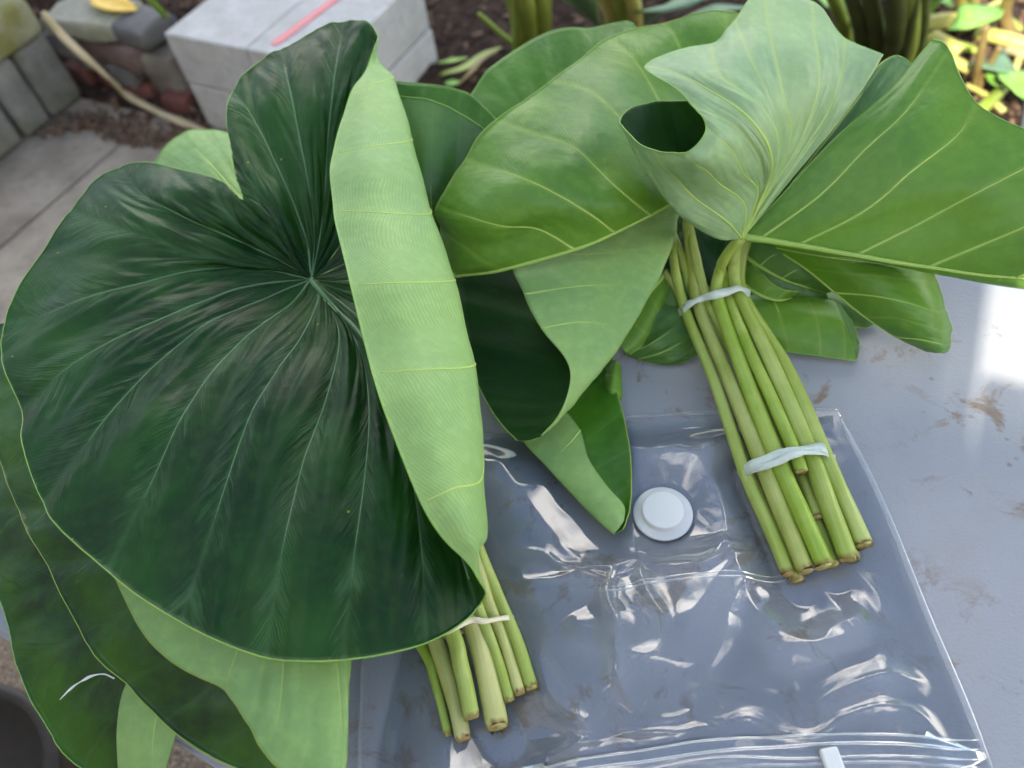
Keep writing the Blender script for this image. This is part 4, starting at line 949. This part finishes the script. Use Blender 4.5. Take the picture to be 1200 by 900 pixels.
leaf('shaded green leaf with brownish midrib tucked under the broad leaf', [dict(rows=[
 [(868, 296, .042), (880, 285, .052), (895, 278, .058), (910, 272, .058)],
 [(890, 312, .040), (905, 300, .050), (922, 295, .056), (940, 292, .056)],
 [(916, 326, .036), (930, 318, .044), (945, 312, .048), (962, 310, .048)],
 [(942, 335, .031), (955, 330, .037), (968, 326, .040), (980, 326, .039)],
 [(968, 343, .026), (975, 341, .029), (982, 340, .031), (990, 340, .030)]], face=('under', 1, 1), quilt=-.001, ripple=.002, mid0=2.2, veins=[1, 2]),
 dict(rows=[[(868, 296, .042), (866, 310, .036), (868, 322, .028)],
            [(890, 312, .040), (890, 326, .034), (894, 338, .026)],
            [(916, 326, .036), (916, 338, .030), (920, 348, .022)],
            [(942, 335, .031), (944, 345, .026), (946, 352, .018)],
            [(968, 343, .026), (970, 348, .022), (972, 352, .015)]], face=('under', 1, 1), quilt=-.001, ripple=.002, veins=[])],
     ('top_bright', 'under_dull'), 'vein_yellow', 'margin_green', vr=.0009, group='taro leaves of the right bundle')
leaf('folded leaf with a reddish looping midrib close to the upper rubber band', [dict(rows=[
 [(862, 324, .028), (868, 312, .036), (878, 306, .04)],
 [(876, 337, .028), (884, 326, .036), (894, 322, .04)],
 [(893, 347, .028), (900, 338, .034), (908, 335, .036)],
 [(912, 352, .027), (918, 344, .032), (924, 341, .034)],
 [(928, 349, .025), (932, 345, .029), (936, 342, .031)]], face=('under', 1, 1), quilt=0, ripple=.001, mid0=2.6, veins=[])],
     ('top_bright', 'under_mid'), 'stalk_brown_vein' if False else 'vein_yellow', 'margin_green', vr=.0009, group='taro leaves of the right bundle')
leaf('pale leaf rolled into an open scoop with a dark inside', [dict(rows=[
 [(750, 236, .075), (785, 232, .075), (808, 228, .070), (795, 240, .06), (750, 250, .052)],
 [(692, 272, .075), (750, 262, .074), (794, 258, .066), (740, 292, .050), (640, 292, .044)],
 [(605, 300, .074), (690, 298, .076), (787, 290, .064), (700, 330, .046), (542, 312, .040)],
 [(614, 345, .076), (690, 335, .076), (764, 340, .060), (690, 380, .042), (539, 352, .038)],
 [(634, 385, .074), (684, 378, .072), (736, 390, .056), (665, 420, .038), (546, 400, .036)],
 [(662, 420, .070), (684, 418, .066), (706, 430, .052), (650, 450, .036), (557, 442, .034)],
 [(668, 446, .062), (675, 450, .058), (680, 462, .047), (640, 478, .034), (572, 475, .033)],
 [(656, 484, .048), (658, 487, .045), (656, 490, .040), (628, 498, .034), (590, 500, .032)],
 [(634, 510, .036), (634, 511, .035), (631, 513, .034), (620, 516, .033), (606, 516, .031)]],
     face=('under', 3, 1), quilt=-.0012, ripple=.002, per=14, nv=60, veins=[2, 3, 4], vend=.45, vstart=0, vshift=-.35)], ('top_inner', 'under_pale_small'), 'vein_pale', 'margin_green', vr=.0009,
     stalk=([(924, 673, .010), (900, 615, .014), (872, 550, .020), (838, 450, .026), (804, 366, .032), (792, 320, .045), (788, 285, .055), (789, 256, .060)], [.0066, .0068, .0064, .006, .0055, .005, .0045, .004], 'stalk'), group='taro leaves of the right bundle')
leaf('two toned folded leaf whose tip points at the white valve', [dict(rows=[
 [(648, 455, .018), (628, 468, .018), (606, 488, .016), (645, 445, .013), (692, 405, .016)],
 [(658, 474, .020), (638, 492, .020), (614, 516, .017), (665, 478, .014), (714, 438, .018)],
 [(680, 504, .022), (662, 525, .022), (640, 545, .018), (690, 515, .014), (729, 482, .019)],
 [(690, 537, .025), (676, 556, .024), (662, 568, .018), (706, 545, .015), (738, 528, .019)],
 [(712, 570, .026), (700, 585, .025), (690, 597, .018), (720, 580, .015), (740, 568, .019)],
 [(731, 592, .025), (720, 605, .024), (709, 616, .018), (728, 602, .015), (737, 598, .019)],
 [(731, 610, .021), (726, 618, .020), (720, 626, .017), (727, 622, .016), (730, 620, .018)]],
     face=('under', 2, 1), quilt=0, ripple=.002, per=14, nv=50, veins=[2], vend=.4, vshift=-.35)], ('top_bright', 'under_pale_small'), 'vein_pale', 'margin', vr=.0009, group='taro leaves of the right bundle')
leaf('narrow folded leaf hanging beside the scoop shaped leaf', [
 dict(rows=[[(778, 322, .040), (785, 330, .036), (790, 338, .030)],
            [(760, 345, .036), (768, 358, .032), (772, 372, .024)],
            [(742, 375, .030), (752, 388, .026), (765, 394, .018)],
            [(726, 405, .024), (732, 412, .021), (738, 416, .016)]], face=('under', 1, 1), quilt=0, ripple=.002, mid0=2.6, veins=[]),
 dict(rows=[[(778, 322, .040), (765, 328, .034), (752, 335, .028)],
            [(760, 345, .036), (745, 355, .030), (735, 365, .024)],
            [(742, 375, .030), (728, 390, .024), (718, 402, .020)],
            [(726, 405, .024), (714, 412, .020), (704, 420, .016)],
            [(714, 428, .018), (708, 430, .016), (703, 436, .012)]], face=('under', 1, 1), quilt=0, ripple=.002, veins=[1])],
     ('top_bright', 'under_mid'), 'vein_yellow', 'margin_green', vr=.0009, group='taro leaves of the right bundle')
leaf('small crumpled leaf end curling onto the table', [dict(rows=[
 [(712, 425, .014), (722, 422, .022), (728, 430, .014), (724, 432, .006)],
 [(706, 440, .014), (718, 440, .024), (729, 448, .015), (725, 450, .005)],
 [(707, 456, .012), (716, 456, .021), (729, 463, .013), (726, 466, .004)],
 [(712, 468, .008), (718, 468, .014), (726, 471, .009), (724, 473, .003)]], face=('under', 1, 1), quilt=0, ripple=.003, veins=[1])],
     ('top_bright', 'under_mid'), 'vein_yellow', 'margin_green', vr=.0008, group='taro leaves of the right bundle')
leaf('dark crumpled leaf lying on the table behind the stalks', [dict(rows=[
 [(738, 400, .012), (755, 385, .022), (775, 360, .028), (790, 345, .030)],
 [(735, 415, .008), (765, 402, .020), (795, 380, .024), (812, 362, .026)],
 [(748, 421, .006), (778, 412, .018), (806, 396, .020), (826, 380, .022)],
 [(775, 428, .005), (796, 420, .014), (815, 405, .016), (835, 395, .016)],
 [(800, 428, .004), (812, 420, .009), (824, 412, .010), (838, 406, .010)]], face=('under', 1, 1), quilt=.003, ripple=.006, veins=[1, 2])],
     ('top_bright', 'under_dull'), 'vein_yellow', 'margin_green', vr=.0008, group='taro leaves of the right bundle')
leaf('mid green leaf fold between the crumpled leaf and the stalks', [dict(rows=[
 [(772, 318, .040), (778, 350, .03), (782, 380, .02)],
 [(785, 316, .042), (795, 350, .03), (800, 378, .02)],
 [(800, 320, .040), (810, 350, .028), (818, 375, .018)]], face=('under', 1, 1), quilt=0, ripple=.002, veins=[])],
     ('top_dark', 'under_dull'), 'vein_pale', 'margin_green', group='taro leaves of the right bundle')
leaf('backmost shaded leaf filling the gap behind the upper stalks', [dict(rows=[
 [(745, 225, .030), (755, 280, .028), (772, 330, .022)],
 [(810, 240, .034), (812, 285, .028), (818, 335, .020)],
 [(850, 250, .034), (855, 290, .028), (862, 345, .018)],
 [(890, 265, .032), (895, 300, .026), (905, 350, .016)]], face=('top', 1, 1), quilt=.002, ripple=.003, veins=[])],
     ('top_dark', 'under_dull'), 'vein_pale', 'margin_green', group='taro leaves of the right bundle')
GR = 'cut stalks of the right bundle'
bare_stalk('short cut stalk ending just below the lower rubber band', [(939, 552, .034), (930, 526, .036), (905, 470, .038), (878, 410, .040), (853, 348, .038), (845, 315, .045)], [.0062, .0064, .0062, .006, .0055, .005], 'stalk_vivid', GR)
bare_stalk('dark olive stalk sunk between the others below the lower rubber band', [(958, 607, .016), (935, 545, .018), (905, 475, .024), (870, 400, .028), (845, 345, .03)], [.0060, .0062, .006, .0055, .005], 'stalk_brown', GR)
bare_stalk('bruised thin stalk on the edge of the bundle towards the valve', [(934, 680, .006), (905, 615, .010), (880, 560, .014), (845, 470, .022), (812, 385, .028), (796, 345, .034), (778, 318, .042)], [.0066, .0064, .006, .0052, .005, .0045, .004], 'stalk_brown', GR)
bare_stalk('pale green stalk bending back behind the upper rubber band', [(975, 662, .006), (948, 590, .010), (915, 520, .016), (870, 430, .026), (830, 355, .034), (815, 300, .05), (808, 266, .07)], [.0070, .0068, .0064, .006, .0056, .005, .0045], 'stalk', GR)
bare_stalk('slim stalk curving over behind the scoop shaped leaf', [(1000, 655, .005), (965, 590, .008), (925, 510, .014), (870, 430, .024), (815, 350, .030), (798, 300, .045), (788, 272, .058)], [.0070, .0066, .006, .0055, .005, .0045, .004], 'stalk', GR)

# ---------------------------------------------------------------- rubber bands
def band(label, top_pts, bot_pts, wdt, mat, group):
    """band hugging the bundle: over the top, down the sides and back underneath"""
    pts = np.array([P(*q) for q in top_pts] + [P(*q) for q in reversed(bot_pts)])
    loop = np.concatenate([pts, pts[:1]])
    c = catmull_closed(loop, 12)[:-1]
    tan = nrm(np.roll(c, -1, 0) - np.roll(c, 1, 0)); cen = c.mean(0); out = nrm(c - cen)
    ax = nrm(np.cross(tan, out)); out = nrm(np.cross(ax, tan)); n = len(c); V = []; F = []
    for i in range(n):
        ww = wdt * (1 + .14 * math.sin(i * .19)); tw = .28 * math.sin(i * .13)
        a = ax[i] * math.cos(tw) + out[i] * math.sin(tw); o_ = np.cross(tan[i], a)
        for k1, k2 in ((-1, -.5), (-1, .5), (0, .75), (1, .5), (1, -.5)): V.append(c[i] + a * ww * k1 / 2 + o_ * .0011 * k2)
    for i in range(n):
        for j in range(5): F.append((i * 5 + j, i * 5 + (j + 1) % 5, ((i + 1) % n) * 5 + (j + 1) % 5, ((i + 1) % n) * 5 + j))
    return tag(mesh_obj('rubber_band', V, F, M[mat]), label, 'rubber band', group)
band('pale green rubber band tied near the leaves', [(797, 366, .030), (808, 356, .042), (822, 350, .044), (836, 346, .050), (852, 342, .050), (866, 338, .051), (874, 342, .044)], [(800, 364, .022), (838, 352, .018), (876, 346, .026)], .0066, 'band_white', 'rubber bands')
band('pale green rubber band tied near the cut stalk ends', [(870, 555, .018), (880, 546, .032), (894, 540, .038), (912, 534, .041), (932, 530, .044), (950, 526, .041), (965, 525, .038), (973, 536, .026)], [(870, 556, .006), (920, 546, .004), (974, 540, .014)], .0080, 'band_white', 'rubber bands')
b2 = band('second turn of the pale rubber band crossing the lower one', [(871, 554, .019), (882, 550, .031), (896, 547, .037), (914, 540, .0405), (932, 531, .0445), (950, 530, .042), (966, 530, .037), (973, 535, .027)], [(871, 557, .007), (921, 548, .005), (973, 538, .015)], .0050, 'band_white', 'rubber bands')
band('cream rubber band round the short bundle', [(494, 752, .016), (510, 745, .026), (530, 738, .036), (552, 727, .033), (568, 728, .032), (585, 725, .027), (597, 724, .021)], [(496, 752, .006), (550, 738, .005), (598, 727, .010)], .0036, 'band_tan', 'rubber bands')

# ================================================================== PLASTIC BAG
bag_o = P(790, 690, 0)
bag = empty('storage_bag', bag_o, 'clear plastic zip storage bag with white valve lying on the table', 'bag')
TRc, BRc = P(984, 482, 0), P(1170, 930, 0)
TLc = P(520, 512, 0); BLc = P(425, 1010, 0); TLc = TLc + (BLc - TLc) * 0 ; 
nb_u, nb_v = 240, 240
creases = [  # px polyline ends, height, width
 ((708, 650), (742, 840), .012, .006), ((755, 655), (770, 760), .010, .005), ((770, 650), (905, 640), .006, .006), ((690, 690), (1015, 640), .006, .004),
 ((590, 690), (760, 660), .008, .010), ((640, 780), (690, 880), .010, .008), ((690, 880), (820, 840), .008, .006), ((830, 740), (905, 690), .012, .012),
 ((900, 780), (1010, 700), .014, .02), ((930, 840), (1100, 790), .012, .012), ((840, 720), (820, 840), .010, .014), ((1030, 660), (1120, 830), .008, .010),
 ((760, 520), (830, 500), .008, .010), ((800, 560), (830, 620), .008, .006), ((560, 560), (700, 620), .006, .014), ((600, 640), (730, 700), .008, .008),
 ((450, 850), (520, 800), .008, .008), ((620, 885), (830, 858), .010, .006), ((820, 852), (1140, 850), .010, .006), ((735, 770), (830, 790), .009, .012)]
cr = [(P(*a, 0)[:2], P(*b, 0)[:2], h, w_) for a, b, h, w_ in creases]
def bag_grid(zfun, off):
    V = np.zeros((nb_u, nb_v, 3))
    for i in range(nb_u):
        for j in range(nb_v):
            s, t = i / (nb_u - 1), j / (nb_v - 1)
            p = (TLc * (1 - s) + TRc * s) * (1 - t) + (BLc * (1 - s) + BRc * s) * t
            wn_ = mnoise.noise_vector(Vector((p[0] * 13, p[1] * 13, 0))); p = p + np.array([wn_[0], wn_[1], 0]) * .0045
            V[i, j] = p; V[i, j, 2] = TABLE_Z + off + zfun(p, s, t)
    return V
FAC = [(.095, .060, .018, rng.random((64, 64))), (.034, .052, .0014, rng.random((128, 128)))]
def facet(x, y, k):
    cx, cy, amp, H = FAC[k]
    gx, gy = x / cx + 20, y / cy + 20; i, j = int(gx), int(gy); fx, fy = gx - i, gy - j
    h00, h10, h01, h11 = H[i, j], H[i + 1, j], H[i, j + 1], H[i + 1, j + 1]
    v = h00 + (h10 - h00) * fx + (h11 - h10) * fy if fx > fy else h00 + (h11 - h01) * fx + (h01 - h00) * fy
    return amp * v
def ztop(p, s, t):
    p0 = p; wq = Vector((p[0] * 16, p[1] * 16, 0)); wv = mnoise.noise_vector(wq) * .016 + mnoise.noise_vector(wq * 2.7) * .005
    p = p0 + np.array([wv[0], wv[1], 0])
    edge = min(1, max(0, min(s, 1 - s, t, 1 - t) - .018) * 9); edge = edge * edge * (3 - 2 * edge)
    q = Vector((p[0], p[1], 0)); z = .005
    z = .0022 + facet(p[0], p[1], 0) + facet(p[0] * .8 + p[1] * .6, p[1] * .8 - p[0] * .6, 1) + .004 * (mnoise.noise(q * 7) * .5 + .5)
    add = 0
    for a, b, h, w_ in cr:
        d = b - a; L = d @ d; k_ = max(0, min(1, ((p[:2] - a) @ d) / L)); dd = np.linalg.norm(p[:2] - a - d * k_)
        if dd < w_ * 3: add = max(add, h * math.exp(-(dd / w_)) * (1 - .6 * abs(2 * k_ - 1) ** 3))
    p = p0
    # held down under the two bundles of stalks
    press = 1.0
    for (x0, y0, x1, y1, rr) in ((880, 560, 938, 690, .03), (930, 520, 975, 675, .03), (965, 530, 1014, 650, .03), (520, 740, 590, 870, .04), (620, 480, 720, 600, .04), (420, 500, 540, 760, .05)):
        a = P(x0, y0, 0)[:2]; b = P(x1, y1, 0)[:2]; d = b - a; k_ = max(0, min(1, ((p[:2] - a) @ d) / (d @ d)))
        dd = np.linalg.norm(p[:2] - a - d * k_); press = min(press, max(.08, min(1, max(0, dd - .012) / rr)))
    vd = np.linalg.norm(p[:2] - P(778, 600, 0)[:2]); press = min(press, max(.06, min(1, (vd - .022) / .03)))
    return .0006 + (max(z, .001) + add * .5) * edge * press
Vt = bag_grid(ztop, .0012)
Fq = [(i * nb_v + j, (i + 1) * nb_v + j, (i + 1) * nb_v + j + 1, i * nb_v + j + 1) for i in range(nb_u - 1) for j in range(nb_v - 1)]
mesh_obj('upper_film', Vt.reshape(-1, 3), [f[::-1] for f in Fq], M['film'], bag)
nbs = (nb_u, nb_v); nb_u = nb_v = 60
Vb = bag_grid(lambda p, s, t: .0008 * (mnoise.noise(Vector((p[0] * 20, p[1] * 20, 4))) + 1), .0006)
Fb = [(i * 60 + j, (i + 1) * 60 + j, (i + 1) * 60 + j + 1, i * 60 + j + 1) for i in range(59) for j in range(59)]
mesh_obj('lower_film', Vb.reshape(-1, 3), [f[::-1] for f in Fb], M['film_low'], bag)
nb_u, nb_v = nbs
def bag_line(pxs, h=.003, n=40, dz=.0006):
    pts = catmull(np.array([P(*q, 0) for q in pxs]), n)
    out = []
    for p in pts:
        wn_ = mnoise.noise_vector(Vector((p[0] * 13, p[1] * 13, 0))); p = p + np.array([wn_[0], wn_[1], 0]) * .0045
        i = np.argmin(((Vt[:, :, :2] - p[:2]) ** 2).sum(2)); out.append(np.array([p[0], p[1], Vt.reshape(-1, 3)[i, 2] + dz]))
    return np.array(out)
def flat_strip(name, pts, wdt, mat, parent, thick=.0006):
    return strip_tube(name, pts, np.tile([0., 0, 1], (len(pts), 1)), wdt / 2 * np.clip(np.minimum(np.arange(len(pts)), np.arange(len(pts))[::-1]) / 4 + .1, 0, 1), M[mat], parent, seg=8, flat=thick / wdt * 2)
for nm, pxs, wd in (('seam', [(984, 484), (1016, 560), (1056, 650), (1100, 755), (1165, 915)], .008), ('seam', [(725, 491), (800, 487), (880, 484), (984, 481)], .006),
                    ('seam', [(426, 770), (425, 830), (425, 900), (425, 990)], .004), ('inner_seam', [(700, 705), (780, 694), (850, 690), (940, 672), (1016, 638)], .0032), ('inner_seam', [(700, 700), (780, 689), (850, 684), (940, 666), (1013, 632)], .002)):
    flat_strip(nm, bag_line(pxs, dz=.0002), wd * .6, 'film_seam', bag, .0002)
flat_strip('zip_band', bag_line([(430, 962), (560, 938), (700, 914), (820, 899), (960, 889), (1152, 884)], n=60, dz=.0004), .026, 'zip_band', bag, .0005)
for k_, (dy, wd) in enumerate(((2, .0016), (13, .0022), (24, .0014), (33, .0020))):
    flat_strip('zip_track', bag_line([(430, 942 + dy), (560, 916 + dy + 2 * math.sin(k_ * 3)), (690, 894 + dy), (820, 876 + dy + 3 * math.sin(k_ * 2.1)), (960, 866 + dy + 2 * math.sin(k_ * 4)), (1146, 864 + dy)], n=60, dz=.0012), wd, 'zip', bag, .0009)
# slider
sp_ = bag_line([(960, 892), (970, 894), (984, 896)], n=4, dz=.003)[2]
block_obj('slider', sp_ + np.array([0, -.004, .002]), np.array([.0055, 0, 0]), np.array([0, .010, 0]), np.array([0, 0, .003]), M['white_plastic'], bag, bev=.0018, seg=3)
# valve
vc_ = P(777, 600, .008)
prof = [(0, .0045), (.0225, .0045), (.0228, .0052), (.0226, .0062), (.0215, .0068), (.0168, .0070), (.0163, .0074), (.0161, .0118), (.0156, .0126), (.0146, .0129), (.0, .0127)]
V = []; F = []; S = 64
for r, z in prof:
    for j in range(S): V.append((vc_[0] + r * math.cos(j * 2 * math.pi / S), vc_[1] + r * math.sin(j * 2 * math.pi / S), TABLE_Z + z))
for i in range(len(prof) - 1):
    for j in range(S): F.append((i * S + j, i * S + (j + 1) % S, (i + 1) * S + (j + 1) % S, (i + 1) * S + j))
mesh_obj('valve', V, F, M['white_plastic'], bag)
